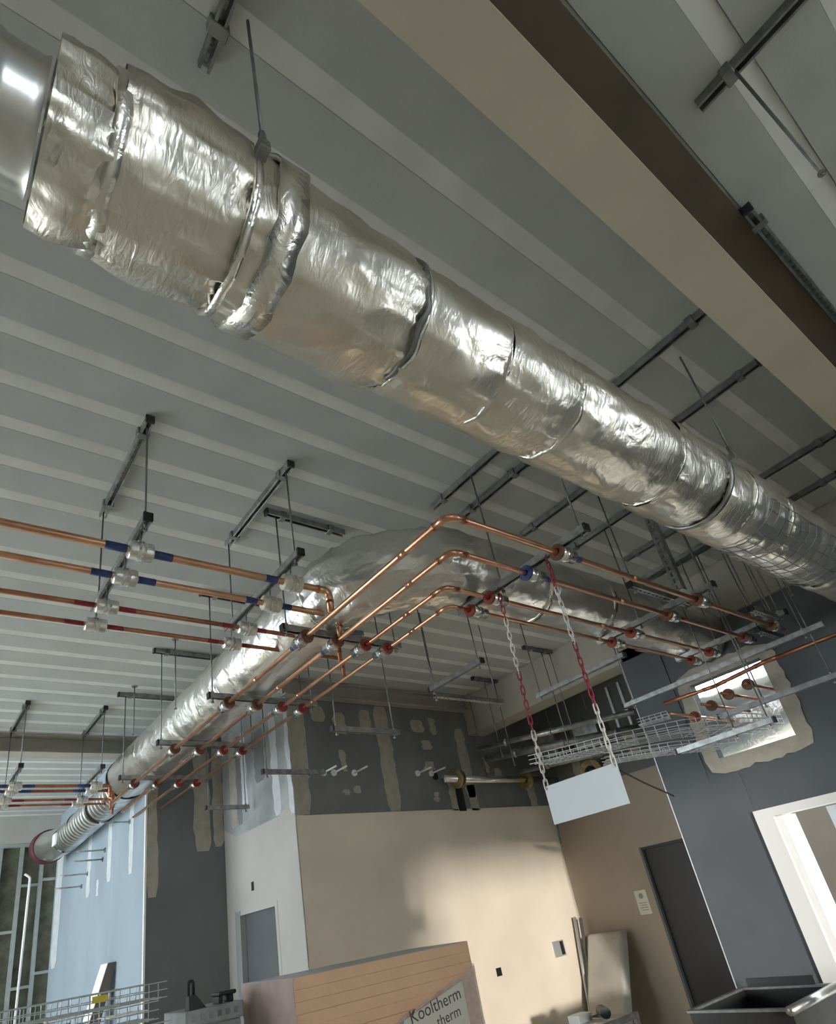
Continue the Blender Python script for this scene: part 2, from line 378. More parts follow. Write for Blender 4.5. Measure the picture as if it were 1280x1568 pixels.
def filler_ring():
    inner = [(HY1, HZ0), (HY0, HZ0), (HY0, HZ1), (HY1, HZ1)]
    rnd = random.Random(5); outer = []; inn = []
    n = 14
    for s in range(4):
        a = inner[s]; b = inner[(s+1) % 4]
        for k in range(n):
            t = k/n; p = (a[0]+(b[0]-a[0])*t, a[1]+(b[1]-a[1])*t); inn.append(p)
            c = ((HY0+HY1)/2, (HZ0+HZ1)/2)
            off = .13 + rnd.uniform(-.015, .015)
            ox = max(-1, min(1, (p[0]-c[0])/((HY1-HY0)/2))); oz = max(-1, min(1, (p[1]-c[1])/((HZ1-HZ0)/2)))
            ex = abs(ox) > .98; ez = abs(oz) > .98
            dx = off*ox if ex else off*ox*.35; dz = off*oz if ez else off*oz*.35
            if ex and ez: dx *= .75; dz *= .75
            outer.append((p[0]+dx, p[1]+dz))
    N = len(inn); x0, x1 = XR + .0125, XR - .003
    vs = [(x0, *p) for p in inn] + [(x0, *p) for p in outer] + [(x1, *p) for p in inn] + [(x1, *p) for p in outer]
    fs = []
    for i in range(N):
        j = (i+1) % N
        fs += [(i, j, N+j, N+i), (2*N+i, 3*N+i, 3*N+j, 2*N+j), (N+i, N+j, 3*N+j, 3*N+i), (i, 2*N+i, 2*N+j, j)]
    MB().add(vs, fs).build('joint_filler', M_filler, wr)
filler_ring()
d3 = struct(box('door_3', M_frame, XR - .02, XR + .13, OY1 - .02, OY1 + .13, 0, OZ + .04))
box('door_frame', M_frame, XR - .02, XR + .13, OY0, OY1 - .02, OZ - .03, OZ + .04, d3)
box('door_lining', M_frame, XR + .02, XR + .30, OY1 - .075, OY1 - .021, 0, OZ - .03, d3)
box('door_frame', M_frame, XR - .02, XR + .13, OY0 - .12, OY0, 0, OZ + .04, d3)
box('door_stop', M_alu, XR + .31, XR + .36, OY1 - .40, OY1 - .32, 0, OZ - .03, d3)
# room behind the right wall
struct(box('wall_behind', M_brown, XD + 1.6, XD + 1.7, -.6, 3.35, 0, CZ + .55))
struct(box('wall_behind_upper', M_whiteroom, XD + 1.6, XD + 1.7, -.6, 3.35, CZ + .55, CEIL))
# --- recessed wall with the black door
wd = struct(box('wall_door', M_gypd, XD, XD + .1, 3.2, 3.72, CZ + .40, CEIL))
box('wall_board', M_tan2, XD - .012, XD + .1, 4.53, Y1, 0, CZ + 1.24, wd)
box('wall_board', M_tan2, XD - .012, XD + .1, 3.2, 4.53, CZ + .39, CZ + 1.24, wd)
box('plasterboard', M_gypd, XD, XD + .1, 3.721, Y1, CZ + 1.242, CEIL, wd)
for a0, a1, z0, z1 in ((5.0, 5.12, 1.35, 1.75), (4.6, 4.72, 1.55, 2.0), (4.1, 4.25, 1.4, 1.8), (5.3, 5.45, 1.7, 2.0)):
    wavy_strip('filler_patch', M_filler, wd, 'x', XD, .003, a0, a1, CZ + z0, CZ + z1, sd, .02, 6); sd += 1
d2 = struct(box('door_2', M_black, XD + .03, XD + .07, 3.64, 4.50, .005, CZ + .36))
box('door_frame', M_gypd, XD - .018, XD + .08, 4.50, 4.53, 0, CZ + .395, d2)
box('door_frame', M_black, XD - .01, XD + .08, 3.60, 4.50, CZ + .36, CZ + .395, d2)
wrt = struct(box('wall_return_right', M_gypd, XR + .12, XD, YE - .02, YE + .0, 0, CEIL))
# notice on the recessed wall
nt = tag(box('wall_notice', M_label, XD - .016, XD - .013, 4.62, 4.78, CZ - .32, CZ - .06), 'white paper notice on tan wall beside the black door', 'notice')
MB().tube([(XD-.0165, 4.70, CZ-.12), (XD-.018, 4.70, CZ-.12)], .03, 16).build('printed_dot', M_dsteel, nt)
for k in range(4): box('printed_line', M_dsteel, XD-.0172, XD-.0162, 4.65, 4.755 - .02*(k % 2), CZ-.20-.025*k, CZ-.193-.025*k, nt)

# --- the sides the photograph does not show: back wall with a wide window, left side open beyond a short wall
wbk = struct(box('wall_back', M_gypd, -5, XR + .12, -9.0, -8.9, 0, 1.25))
box('wall_board', M_gypd, -5, XR + .12, -9.0, -8.9, CZ + 1.97, CEIL, wbk)
for a, b in ((-5, -2.95), (.25, XR + .12)): box('wall_board', M_gypd, a, b, -9.0, -8.9, 1.25, CZ + 1.97, wbk)
struct(box('wall_left', M_gypd, -5.1, -5.0, -9.0, 6.2, 0, CEIL))

# ================================================================== STEEL BEAMS
def i_beam(label, axis, a0, a1, c, z0, z1, w, m_, tf=.016, tw=.012):
    """I section: axis 'x' or 'y', centred on c in the other axis, flange width w"""
    loc = ((a0+a1)/2, c, z0) if axis == 'x' else (c, (a0+a1)/2, z0)
    t = thing('steel_beam', label, 'beam', loc)
    for nm, b0, b1, za, zb in (('bottom_flange', c-w/2, c+w/2, z0, z0+tf), ('web', c-tw/2, c+tw/2, z0+tf, z1-tf), ('top_flange', c-w/2, c+w/2, z1-tf, z1)):
        if axis == 'x': box(nm, m_, a0, a1, b0, b1, za, zb, t)
        else: box(nm, m_, b0, b1, a0, a1, za, zb, t)
    return t
bb = i_beam('wide beige steel beam crossing the upper right corner above the big duct', 'x', -4.9, 5.94, .345, CZ + 2.36, CEIL, .215, M_beam)
box('packing_plate', M_dbrown, -4.9, 5.94, .128, .45, CEIL - .018, CEIL - .001, bb)
i_beam('grey-beige steel beam across the far left ceiling behind the hanging copper racks', 'x', -4.9, 2.28, 7.88, CZ + 2.41, CEIL, .24, M_beamg)
hb = thing('steel_beam', 'brownish primed beam along the top of the grey front wall', 'beam', (4.6, Y1, CZ + 2.42))
box('bottom_flange', M_lilac, X1 - .06, 5.94, Y1 - .12, Y1 + .0, CZ + 2.43, CZ + 2.448, hb)
box('web', M_lilac, X1 - .06, 5.94, Y1 - .05, Y1 - .03, CZ + 2.448, CEIL - .018, hb)
box('top_flange', M_lilac, X1 - .06, 5.94, Y1 - .12, Y1 + .0, CEIL - .018, CEIL, hb)
tag(box('boxed_beam', M_beamg, XR, XR + .3, -8.9, Y1, CZ + 2.11, CEIL, bevel=.004), 'deep boxed beige downstand beam above the recessed black door', 'beam')

# ================================================================== STRUT CHANNEL, RODS, CLAMPS
SW = .041
def channel(name, axis, a0, a1, b, z, parent, m_=None, slots='top', h=SW, w=SW):
    """lipped C channel along axis at height z (its underside). slots: which face carries the slotted back"""
    m_ = m_ or M_steel; t = .0035; mb = MB()
    def bx(u0, u1, v0, v1, q0, q1):
        if axis == 'x': mb.box(u0, u1, b+v0, b+v1, z+q0, z+q1)
        elif axis == 'y': mb.box(b+v0, b+v1, u0, u1, z+q0, z+q1)
        else: mb.box(b[0]+v0, b[0]+v1, b[1]+q0, b[1]+q1, u0, u1)
    hw = w/2
    def slotted(plate):
        n = max(1, int((a1-a0)/.05)); p = (a1-a0)/n
        plate(a0, a1, -hw, -.007); plate(a0, a1, .007, hw)
        for i in range(n+1):
            c = a0 + i*p
            plate(max(a0, c-.011), min(a1, c+.011), -.007, .007)
    if slots == 'top':
        slotted(lambda u0, u1, v0, v1: bx(u0, u1, v0, v1, h-t, h))
        for s in (-1, 1):
            bx(a0, a1, min(s*hw, s*(hw-t)), max(s*hw, s*(hw-t)), 0, h-t)
            bx(a0, a1, min(s*(hw-t), s*(hw-.010)), max(s*(hw-t), s*(hw-.010)), 0, t)
    elif slots == 'bottom':
        slotted(lambda u0, u1, v0, v1: bx(u0, u1, v0, v1, 0, t))
        for s in (-1, 1):
            bx(a0, a1, min(s*hw, s*(hw-t)), max(s*hw, s*(hw-t)), t, h)
            bx(a0, a1, min(s*(hw-t), s*(hw-.010)), max(s*(hw-t), s*(hw-.010)), h-t, h)
    else:   # slotted side facing the room (-) with the lips behind
        n = max(1, int((a1-a0)/.05)); p = (a1-a0)/n
        bx(a0, a1, -hw, -hw+t, 0, h*.3); bx(a0, a1, -hw, -hw+t, h*.7, h)
        for i in range(n+1):
            c = a0 + i*p; bx(max(a0, c-.011), min(a1, c+.011), -hw, -hw+t, h*.3, h*.7)
        bx(a0, a1, -hw+t, hw, 0, t); bx(a0, a1, -hw+t, hw, h-t, h)
    return mb.build(name, m_, parent)
def end_cap(axis, a, b, z, parent, h=SW, w=SW):
    e = .003
    if axis == 'x': return box('end_cap', M_cap, a-.008, a+.008, b-w/2-e, b+w/2+e, z-e, z+h+e, parent, .002)
    return box('end_cap', M_cap, b-w/2-e, b+w/2+e, a-.008, a+.008, z-e, z+h+e, parent, .002)
def rod(x, y, z0, z1, parent, r=.0055):
    o = MB().tube([(x, y, z0), (x, y, z1)], r, 8).build('hanger_rod', M_dsteel, parent, True)
    mb = MB()
    mb.tube([(x, y, z0+.002), (x, y, z0+.014)], .012, 6)
    n = mb.build('nut', M_steel, o)
    return o
def nut(x, y, z, parent): return MB().tube([(x, y, z), (x, y, z+.014)], .013, 6).build('nut', M_steel, parent)
def bracket(axis, a, b, z, parent):
    """saddle washer clipped over a ceiling channel where it bolts to the deck"""
    mb = MB(); e = .012
    if axis == 'y': mb.box(b-SW/2-e, b+SW/2+e, a-.02, a+.02, z-.004, z+SW+.004)
    else: mb.box(a-.02, a+.02, b-SW/2-e, b+SW/2+e, z-.004, z+SW+.004)
    return mb.build('fixing_plate', M_dsteel, parent, bevel=.004)
def clamp(kind, p, axis, r, ztop, parent, disc=None, side=1):
    """pipe clamp on a pipe of radius r through p, hung on a stud from ztop. axis: pipe direction 'x'/'y'"""
    d = Vector((1, 0, 0)) if axis == 'x' else Vector((0, 1, 0)); p = Vector(p)
    if kind == 'sleeve':
        R = r + .026; L = .056
        c = MB().tube([p - d*L, p - d*(L-.004), p + d*(L-.004), p + d*L], [R*.93, R, R, R*.93], 18).build('pipe_clamp', M_sleeve if disc is None else disc, parent, True)
        mb = MB()
        for s in (-.012, .012): mb.ring(p + d*s, d, R, R + .005, .012, 18)
        mb.build('clamp_band', M_bright, c)
        MB().tube([p + Vector((0, 0, R-.003)), (p.x, p.y, ztop)], .0055, 8).build('clamp_stud', M_steel, c)
    else:
        R = r + .021; L = .062
        c = MB().tube([p - d*L*side, p + d*L*side], R, 16).build('pipe_clamp', M_bright, parent, True)
        mb = MB()
        mb.ring(p, d, R, R + .004, .018, 16)
        mb.build('clamp_band', M_steel, c)
        q = p + d*side*(-.072)
        MB().ring(q, d, r, R + .008, .018, 20).build('rubber_disc', disc, c, bevel=.004)
        MB().tube([p + Vector((0, 0, R-.003)), (p.x, p.y, ztop)], .0055, 8).build('clamp_stud', M_steel, c)
    return c

def trapeze(label, axis, b, a0, a1, zl, rods, pipes=(), kind='sleeve', ceiling=True, ca=None, slots='top', group=None, caps=(0,), m_=None, zc=None, discs=None, side=1, nosep=False):
    """hanging support: channel along axis at b from a0 to a1 with underside zl; threaded rods at the given stations; pipe clamps under it"""
    loc = ((a0+a1)/2, b, zl) if axis == 'x' else (b, (a0+a1)/2, zl)
    t = thing('channel_hanger', label, 'pipe hanger', loc, group)
    channel('channel', axis, a0, a1, b, zl, t, m_, slots)
    for c in caps: end_cap(axis, (a0, a1)[c], b, zl, t)
    top = (zc or CEIL - SW) if not ceiling else CEIL - SW
    for s in rods:
        x, y = (s, b) if axis == 'x' else (b, s)
        rod(x, y, zl - .035, (CEIL if not ceiling else CEIL - .01) if zc is None else zc, t); nut(x, y, zl + SW, t)
    if ceiling:
        c0, c1 = ca or (a0, a1)
        channel('ceiling_channel', axis, c0, c1, b, CEIL - SW, t, m_)
        end_cap(axis, c0, b, CEIL - SW, t)
        for s in (c0 + .12, c1 - .12): bracket(axis, s, b, CEIL - SW, t)
    for i, (pp, r) in enumerate(pipes):
        dk = None if discs is None else discs[i]
        ax = 'y' if axis == 'x' else 'x'
        p = (pp[0], b, pp[1]) if axis == 'x' else (b, pp[0], pp[1])
        clamp(kind, p, ax, r, zl, t, dk, side)
    return t

ZL = CZ + 1.82; ZB = CZ + 1.66
LP = [(2.61, .0215), (2.865, .0195), (3.20, .0155), (3.43, .0145)]     # left runs: y, radius
BP = [(1.845, .0165), (2.07, .0155), (2.285, .0135), (2.465, .0125)]   # middle runs: x, radius
RP = [(1.572, .0185), (1.80, .0165), (2.10, .0145), (2.27, .0125)]     # right runs: y, radius
FP = [(6.98, .0165), (7.18, .0155), (7.56, .0135), (7.78, .0125)]      # far left runs
grp = 'pipe hangers'
trapeze('channel hanger carrying four copper pipes at the far left edge, nearer the camera', 'y', .765, 2.50, 3.49, CZ + 1.935, (2.545, 3.40), [((y, ZL), r) for y, r in LP], 'sleeve', ca=(2.50, 3.42))
trapeze('channel hanger with cream pipe clamps just left of the vertical copper drops', 'y', 1.60, 2.48, 3.49, CZ + 1.935, (2.545, 3.40), [((y, ZL), r) for y, r in LP], 'sleeve', ca=(2.48, 3.42), discs=[M_cream, M_cream, M_sleeve, M_sleeve])
trapeze('small far hanger under the far beam at the left picture edge', 'y', .92, 6.75, 7.86, CZ + 1.94, (6.8, 7.7), [((y, ZL), r) for y, r in FP], 'sleeve', ca=(6.75, 7.70))
trapeze('small far hanger beside the end of the foil duct', 'y', 1.66, 6.75, 7.86, CZ + 1.94, (6.8, 7.7), [((y, ZL), r) for y, r in FP], 'sleeve', ca=(6.75, 7.70))
dd = [M_bdisc, M_bdisc, M_rdisc, M_rdisc]
for i, (yy, lab) in enumerate(((2.97, 'hanger of the middle pipe row, nearest the copper bends'), (4.12, 'second hanger of the middle pipe row under the foil duct'),
                               (5.24, 'third hanger of the middle pipe row under the foil duct'), (6.35, 'last hanger of the middle pipe row near the duct end'))):
    trapeze(lab, 'x', yy, 1.72, 2.64, CZ + 1.712, (1.75, 2.60), [((x, ZB), r) for x, r in BP], 'disc', ca=(1.68, 2.66) if i != 0 else (1.68, 2.30), discs=dd, side=1)
dr = [M_bdisc, M_bdisc, M_rdisc, M_rdisc]
trapeze('hanger of the right copper run holding the red and white chains', 'y', 2.72, 1.40, 2.42, CZ + 1.712, (1.44, 2.04), [((y, ZB), r) for y, r in RP], 'disc', ca=(1.40, 2.45), discs=[M_bdisc, M_btape, M_rdisc, M_rdisc])
trapeze('hanger of the right copper run left of the upright slotted post', 'y', 4.23, 1.45, 2.42, CZ + 1.712, (1.50, 2.04), [((y, ZB), r) for y, r in RP], 'disc', ca=(1.45, 2.45), discs=dr)
trapeze('hanger of the right copper run close to the blue-grey wall', 'y', 5.42, 1.45, 2.42, CZ + 1.712, (1.50, 2.04), [((y, ZB), r) for y, r in RP], 'disc', ca=(1.2, 2.6), discs=dr)

# empty hangers
def hanger(label, axis, b, a0, a1, zr, rods, **k): return trapeze(label, axis, b, a0, a1, CZ + zr, rods, ceiling=False, **k)
hanger('short slotted channel below the right copper run with black end cap', 'x', 1.77, 3.72, 4.50, 1.775, (3.77, 4.44), slots='bottom', caps=(0, 1))
hanger('upper of two short slotted channels at the right edge', 'x', 1.50, 4.85, 5.30, 1.66, (4.9, 5.25), slots='bottom')
hanger('lower of two short slotted channels at the right edge', 'x', 1.66, 5.28, 5.78, 1.63, (5.33, 5.73), slots='bottom')
hanger('plain channel hanging in the middle under the ribbed deck, pointing away', 'y', 3.56, 3.06, 3.71, 1.76, (3.10, 3.67), slots='top', m_=M_dsteel, caps=(0, 1))
hanger('slotted pale channel hanging next to the pointing-away channel', 'x', 3.80, 3.66, 4.56, 1.76, (3.70, 4.50), slots='bottom', caps=(0,))
hanger('long pale channel hanging before the beige downstand beam', 'y', 4.84, 2.57, 3.59, 1.76, (2.62, 3.54), caps=(0,))
hanger('empty channel hanging before the grey wall beside the middle filled joint', 'x', 3.96, 2.66, 3.33, 1.45, (2.70, 3.28), caps=(0,))
hanger('empty channel hanging at the left end of the grey front wall', 'x', 5.18, 2.66, 3.33, 1.45, (2.70, 3.15), caps=(0,))
hanger('empty channel hanging before the dark middle wall', 'x', 6.58, 2.68, 3.18, 1.45, (2.71, 3.14), caps=(0,))
hanger('long channel crossing in front of the blue-grey wall above the wire tray', 'y', 5.40, 1.25, 3.05, 1.50, (1.4, 2.95), caps=(1,))
hanger('middle channel crossing the duct hole of the blue-grey wall', 'y', 5.46, 1.30, 2.28, 1.125, (1.38, 1.90), m_=M_dsteel, caps=(1,))
hanger('lowest channel below the duct hole with black ends', 'y', 5.10, 1.76, 2.56, .90, (1.80, 2.06), caps=(0, 1))

# ceiling channels alone
def ceil_channel(label, axis, b, a0, a1, m_=None, rods=(), zdn=.5):
    loc = ((a0+a1)/2, b, CEIL) if axis == 'x' else (b, (a0+a1)/2, CEIL)
    t = thing('ceiling_channel', label, 'channel', loc)
    channel('channel', axis, a0, a1, b, CEIL - SW, t, m_ or M_dsteel, 'top')
    end_cap(axis, a0, b, CEIL - SW, t)
    for s in (a0 + .12, a1 - .12): bracket(axis, s, b, CEIL - SW, t)
    for s, z in rods:
        x, y = (s, b) if axis == 'x' else (b, s)
        rod(x, y, z, CEIL - .01, t)
    return t
ceil_channel('ceiling channel passing behind the big duct, nearest of three', 'y', 2.98, .45, 1.36)
ceil_channel('ceiling channel passing behind the big duct, second of three', 'y', 3.64, .50, 2.41)
ceil_channel('ceiling channel passing behind the big duct, farthest of three', 'y', 4.90, .50, 2.28)
ceil_channel('channel on the deck just beyond the beige beam at the right edge', 'y', 5.50, .70, 2.69)
ceil_channel('ceiling channel over the copper bends right of the foil elbow', 'y', 3.0, 1.78, 2.45)
ceil_channel('black channel in the top right corner with a hanging rod', 'y', 2.04, -.9, .02, M_dsteel, rods=((-.12, CZ + 1.9),))
ceil_channel('slotted channel at the top edge above the big duct', 'y', .43, .30, .92, M_dsteel)
ceil_channel('rail along the dark side of the beige beam at the right edge', 'x', .105, 2.63, 4.6, M_steel)
ceil_channel('short channel on the deck beside the beige downstand, farther from the wall', 'x', 4.03, 5.45, 5.94, M_dsteel, rods=((5.75, CZ + 1.4), (5.9, CZ + 1.5)))
ceil_channel('short channel on the deck beside the beige downstand, nearer the grey wall', 'x', 4.95, 5.50, 5.94, M_dsteel, rods=((5.7, CZ + 1.6), (5.88, CZ + 1.5)))
ceil_channel('ceiling channel between the middle pipe row and the grey front wall', 'x', 4.33, 2.70, 3.40, M_steel)
pp = thing('slotted_post', 'upright slotted channel hanging down to the right copper run', 'post', (4.28, 1.68, CZ + 1.8))
channel('channel', 'z', CZ + 1.82, CEIL, (4.28, 1.66), 0, pp, M_steel, 'side', h=.06, w=.06)

# deck drop-in anchors and rods left hanging
for i, (x, y, z0, lab) in enumerate(((1.79, 5.0, 1.95, 'thin rod with washer dropping from the deck beside the foil duct'),
                                     (1.78, 6.15, 2.1, 'thin rod with washer dropping from the deck at the foil duct end'),
                                     (4.9, 1.35, 1.75, 'bare rod hanging below the big duct at right, left one of a pair'),
                                     (5.2, 1.3, 1.75, 'bare rod hanging below the big duct at right, right one of a pair'))):
    t = thing('drop_rod', lab, 'rod', (x, y, CZ + z0))
    rod(x, y, CZ + z0, CEIL, t); MB().ring((x, y, CEIL - .004), (0, 0, 1), .006, .03, .006, 14).build('washer', M_steel, t)

# ================================================================== COPPER PIPES
def pipe(label, pts, r, bends=.07, bands=(), m_=None, couplings=(), group=None):
    pts = [Vector(p) for p in pts]
    t = thing('copper_pipe', label, 'pipe', pts[0], group)
    path = fillet(pts, bends) if len(pts) > 2 else pts
    MB().tube(path, r, 14).build('tube', m_ or M_cu, t, True)
    # fittings at the corners
    for i in range(1, len(pts)-1):
        d1 = (pts[i-1]-pts[i]).normalized(); d2 = (pts[i+1]-pts[i]).normalized()
        tt = bends + .03
        el = fillet([pts[i]+d1*tt, pts[i], pts[i]+d2*tt], bends)
        MB().tube(el, r*1.10, 14).build('elbow', m_ or M_cu, t, True)
        for d in (d1, d2): MB().ring(pts[i]+d*tt, d, r*.98, r*1.22, .014, 16).build('solder_joint', M_cud, t)
    for (p, ax, L, mm) in bands:
        p = Vector(p); d = Vector((1, 0, 0)) if ax == 'x' else Vector((0, 1, 0))
        MB().tube([p - d*L/2, p + d*L/2], r*1.07, 14).build('tape_band', mm, t, True)
    for (p, ax) in couplings:
        p = Vector(p); d = Vector((1, 0, 0)) if ax == 'x' else Vector((0, 1, 0))
        c = MB().tube([p - d*.03, p + d*.03], r*1.12, 14).build('coupling', m_ or M_cu, t, True)
    return t
order = ('first', 'second', 'third', 'fourth')
for i, ((y, r), (bx_, br)) in enumerate(zip(LP, BP)):
    mm = M_btape if i < 2 else M_rtape
    bands = [((.765 - .115, y, ZL), 'x', .10, mm), ((.765 + .11, y, ZL), 'x', .09, mm), ((1.60 - .13, y, ZL), 'x', .07, mm)]
    if i: bands.append(((1.60 + .10, y, ZL), 'x', .06, mm))
    pipe('%s of the two left horizontal copper pipes with %s tape' % (('upper' if i in (0, 2) else 'lower'), 'blue' if i < 2 else 'red'),
         [(-2.6, y, ZL), (bx_, y, ZL), (bx_, y, ZB + br)], r*.92, .045, bands, M_cu if i < 2 else M_cud)
for i, ((x, r), (y, _), (fy, _2)) in enumerate(zip(BP, RP, FP)):
    red = i > 1
    end = (7.10, 7.50, 7.80, 7.40)[i]
    bands = []
    for yy in (2.97, 4.12, 5.24, 6.35):
        if red: bands.append(((x, yy - .10, ZB), 'y', .06, M_rtape))
        elif yy < 4: bands.append(((x, yy + .09, ZB), 'y', .05, M_btape))
    for xx in (2.72, 4.23, 5.42):
        if not red: bands.append(((xx + .10, y, ZB), 'x', .07, M_btape if xx < 3 else M_cud))
        elif xx < 3 or i == 3: bands.append(((xx - .11, y, ZB), 'x', .05, M_rtape))
    rr = max(r, RP[i][1]*.9)
    pipe('copper pipe of the bent middle run, %s from the top at the bends' % order[i],
         [(x, end, ZB), (x, y, ZB)] + [(5.60 - .03*i, y, ZB)], rr, .075, bands,
         couplings=[((x, y + .35, ZB), 'y'), ((x, 3.6 + .1*i, ZB), 'y'), ((3.4 + .2*i, y, ZB), 'x')])
for i, (y, r) in enumerate(FP):
    mm = M_btape if i < 2 else M_rtape
    pipe('far left horizontal pipe under the far beam, %s from the camera' % order[i], [(-2.6, y, ZL), (1.80 + .08*i, y, ZL), (1.80 + .08*i, y, ZL - .12)], r, .04,
         [((.92 - .12, y, ZL), 'x', .1, mm), ((.92 + .12, y, ZL), 'x', .1, mm), ((1.66 - .12, y, ZL), 'x', .12, mm)], M_cud)
pipe('weathered copper pipe crossing above the duct hole', [(5.30, 2.62, CZ + 1.38), (5.42, 2.20, CZ + 1.39), (5.44, 1.75, CZ + 1.43), (5.55, 1.2, CZ + 1.45)], .016, .06, (), M_cud)
# stub pipes with red discs in the duct hole
for i, (y, z, x0) in enumerate(((2.62, 1.23, 5.1), (2.45, 1.27, 5.35), (2.28, 1.31, 5.4), (2.10, 1.33, 5.45))):
    t = thing('copper_stub', 'copper stub with red rubber disc by the duct hole, %s from the left' % order[i], 'pipe', (x0, y - .12, CZ + z))
    MB().tube([(x0, y - .12, CZ + z), (6.25, y - .12, CZ + z)], .014, 12).build('tube', M_cu if i == 0 else M_cud, t, True)
    MB().ring((5.52, y - .12, CZ + z), (1, 0, 0), .013, .048, .03, 18).build('rubber_disc', M_rdisc if i < 1 else M_bdisc, t, bevel=.004)

# ================================================================== FOIL DUCTS
def foil_section(p0, p1, r0, r1, parent, m_, seed, gather=(1, 1), nu=46, nv=72, amp=1.0, sag=0.0, name='foil_wrap'):
    """one wrapped length of duct between two seams: bulging insulation, gathered folds at its ends, creases along it"""
    p0 = Vector(p0); p1 = Vector(p1); d = (p1-p0); L = d.length; d.normalize()
    up = Vector((0, 0, 1)); a = d.cross(up).normalized(); b = a.cross(d)
    vs = []; off = Vector((seed*7.13, seed*3.7, seed*1.9))
    for i in range(nu+1):
        s = i/nu; dist0 = s*L; dist1 = (1-s)*L
        r = r0 + (r1-r0)*s
        pinch = gather[0]*math.exp(-(dist0/.035)**2) + gather[1]*math.exp(-(dist1/.035)**2)
        fold = gather[0]*math.exp(-dist0/.10) + gather[1]*math.exp(-dist1/.10)
        for k in range(nv):
            w = 2*PI*k/nv
            c, sn = math.cos(w), math.sin(w)
            q = Vector((c*1.2, sn*1.2, s*L*2.2)) + off
            h = noise.noise(q)*.018*amp
            h += noise.noise(Vector((c*3.2, sn*3.2, s*L*9)) + off)*.007*amp
            rid = 1 - abs(noise.noise(Vector((c*4.5, sn*4.5, s*L*3.0)) + off*2))*2
            h += max(0, rid-.55)*.012*amp
            fr = noise.noise(Vector((c*11, sn*11, s*L*1.5)) + off)
            h += fold*fr*.016*amp
            R = r*(1 - .055*pinch) + h
            sg = -sag*math.sin(PI*s)*max(0, -sn)
            vs.append(p0 + d*(s*L) + a*(c*R) + b*(sn*R + sg))
    fs = [(i*nv + k, i*nv + (k+1) % nv, (i+1)*nv + (k+1) % nv, (i+1)*nv + k) for i in range(nu) for k in range(nv)]
    return MB().add(vs, fs).build(name, m_, parent, True)
def band(c, axis, r, h, m_, parent, name='duct_strap', thick=.004, seg=48, wob=0.0, seed=0):
    axis = Vector(axis); c = Vector(c)
    u = axis.orthogonal().normalized(); w = axis.cross(u); vs = []
    for (rr, s) in ((r-.01, -.5), (r+thick, -.5), (r+thick, .5), (r-.01, .5)):
        for k in range(seg):
            a = 2*PI*k/seg
            n = noise.noise(Vector((math.cos(a)*3, math.sin(a)*3, seed)))*wob
            vs.append(c + axis*(h*s + n) + (u*math.cos(a) + w*math.sin(a))*(rr + n*.4))
    fs = [(j*seg + k, j*seg + (k+1) % seg, ((j+1) % 4)*seg + (k+1) % seg, ((j+1) % 4)*seg + k) for j in range(4) for k in range(seg)]
    return MB().add(vs, fs).build(name, m_, parent, True)

# --- the big duct overhead, along x
DY, DZ, DR = .99, CZ + 1.85, .222
big = thing('foil_duct', 'big round duct wrapped in crinkled silver foil crossing overhead', 'duct', (2.6, DY, DZ))
seams = [.03, .17, .50, 1.10, 1.50, 1.92, 2.70, 3.15, 3.46, 3.95, 4.35, 4.9, 5.92]
for i in range(len(seams)-1):
    hard = {0: .5, 1: 1.0, 2: .8, 3: .9, 4: .35, 5: .9, 6: .6, 7: .9, 8: .8}
    foil_section((seams[i], DY, DZ), (seams[i+1], DY, DZ), DR, DR, big, foil, 3 + i, (hard.get(i, .7), hard.get(i+1, .7)),
                 nu=max(18, int((seams[i+1]-seams[i])*62)), amp=(1.3, 1.6, 1.4)[i] if i < 3 else 1.0, sag=.012)
for i, (x, h, mm) in enumerate(((.17, .035, tape), (1.10, .016, M_dsteel), (1.115, .012, tape), (1.50, .014, tape), (1.92, .018, tape), (2.70, .014, tape), (3.46, .02, tape), (3.95, .014, tape), (4.35, .02, tape))):
    band((x, DY, DZ), (1, 0, 0), DR*.965 + .002, h, mm, big, 'seam_tape', wob=.012, seed=i, seg=64)
band((.60, DY, DZ), (1, 0, 0), DR + .020, .09, tape, big, 'seam_tape', wob=.012, seed=9)
band((.50, DY, DZ), (1, 0, 0), DR + .006, .022, tape, big, 'duct_clamp', .006, wob=.006, seed=14)
band((3.15, DY, DZ), (1, 0, 0), DR + .008, .030, M_steel, big, 'duct_clamp', .004)
MB().ring((.075, DY, DZ), (1, 0, 0), .155, DR*.86, .02, 48).build('insulation_end', M_insul, big)
# its bare end: spiral duct turning away
def spiral_duct(path, r, parent, name='bare_duct', pitch=.11, rib=.006, m_=None, seg=40):
    pts = [Vector(p) for p in path]
    out = []; rs = []; acc = 0
    for i in range(len(pts)-1):
        L = (pts[i+1]-pts[i]).length; n = max(1, int(L/.012))
        for k in range(n):
            out.append(pts[i].lerp(pts[i+1], k/n)); acc += L/n
            ph = (acc % pitch)/pitch
            rs.append(r + (rib if ph < .12 else 0))
    out.append(pts[-1]); rs.append(r)
    return MB().tube(out, rs, seg, cap=False).build(name, m_ or M_spiral, parent, True)
spiral_duct(fillet([(.02, DY, DZ), (-.28, DY, DZ), (-.28, DY, DZ + .35)], .2, 14), .155, big)
MB().tube([(.20, DY, DZ), (5.9, DY, DZ)], DR*.87, 32).build('duct_core', M_spiral, big, True)
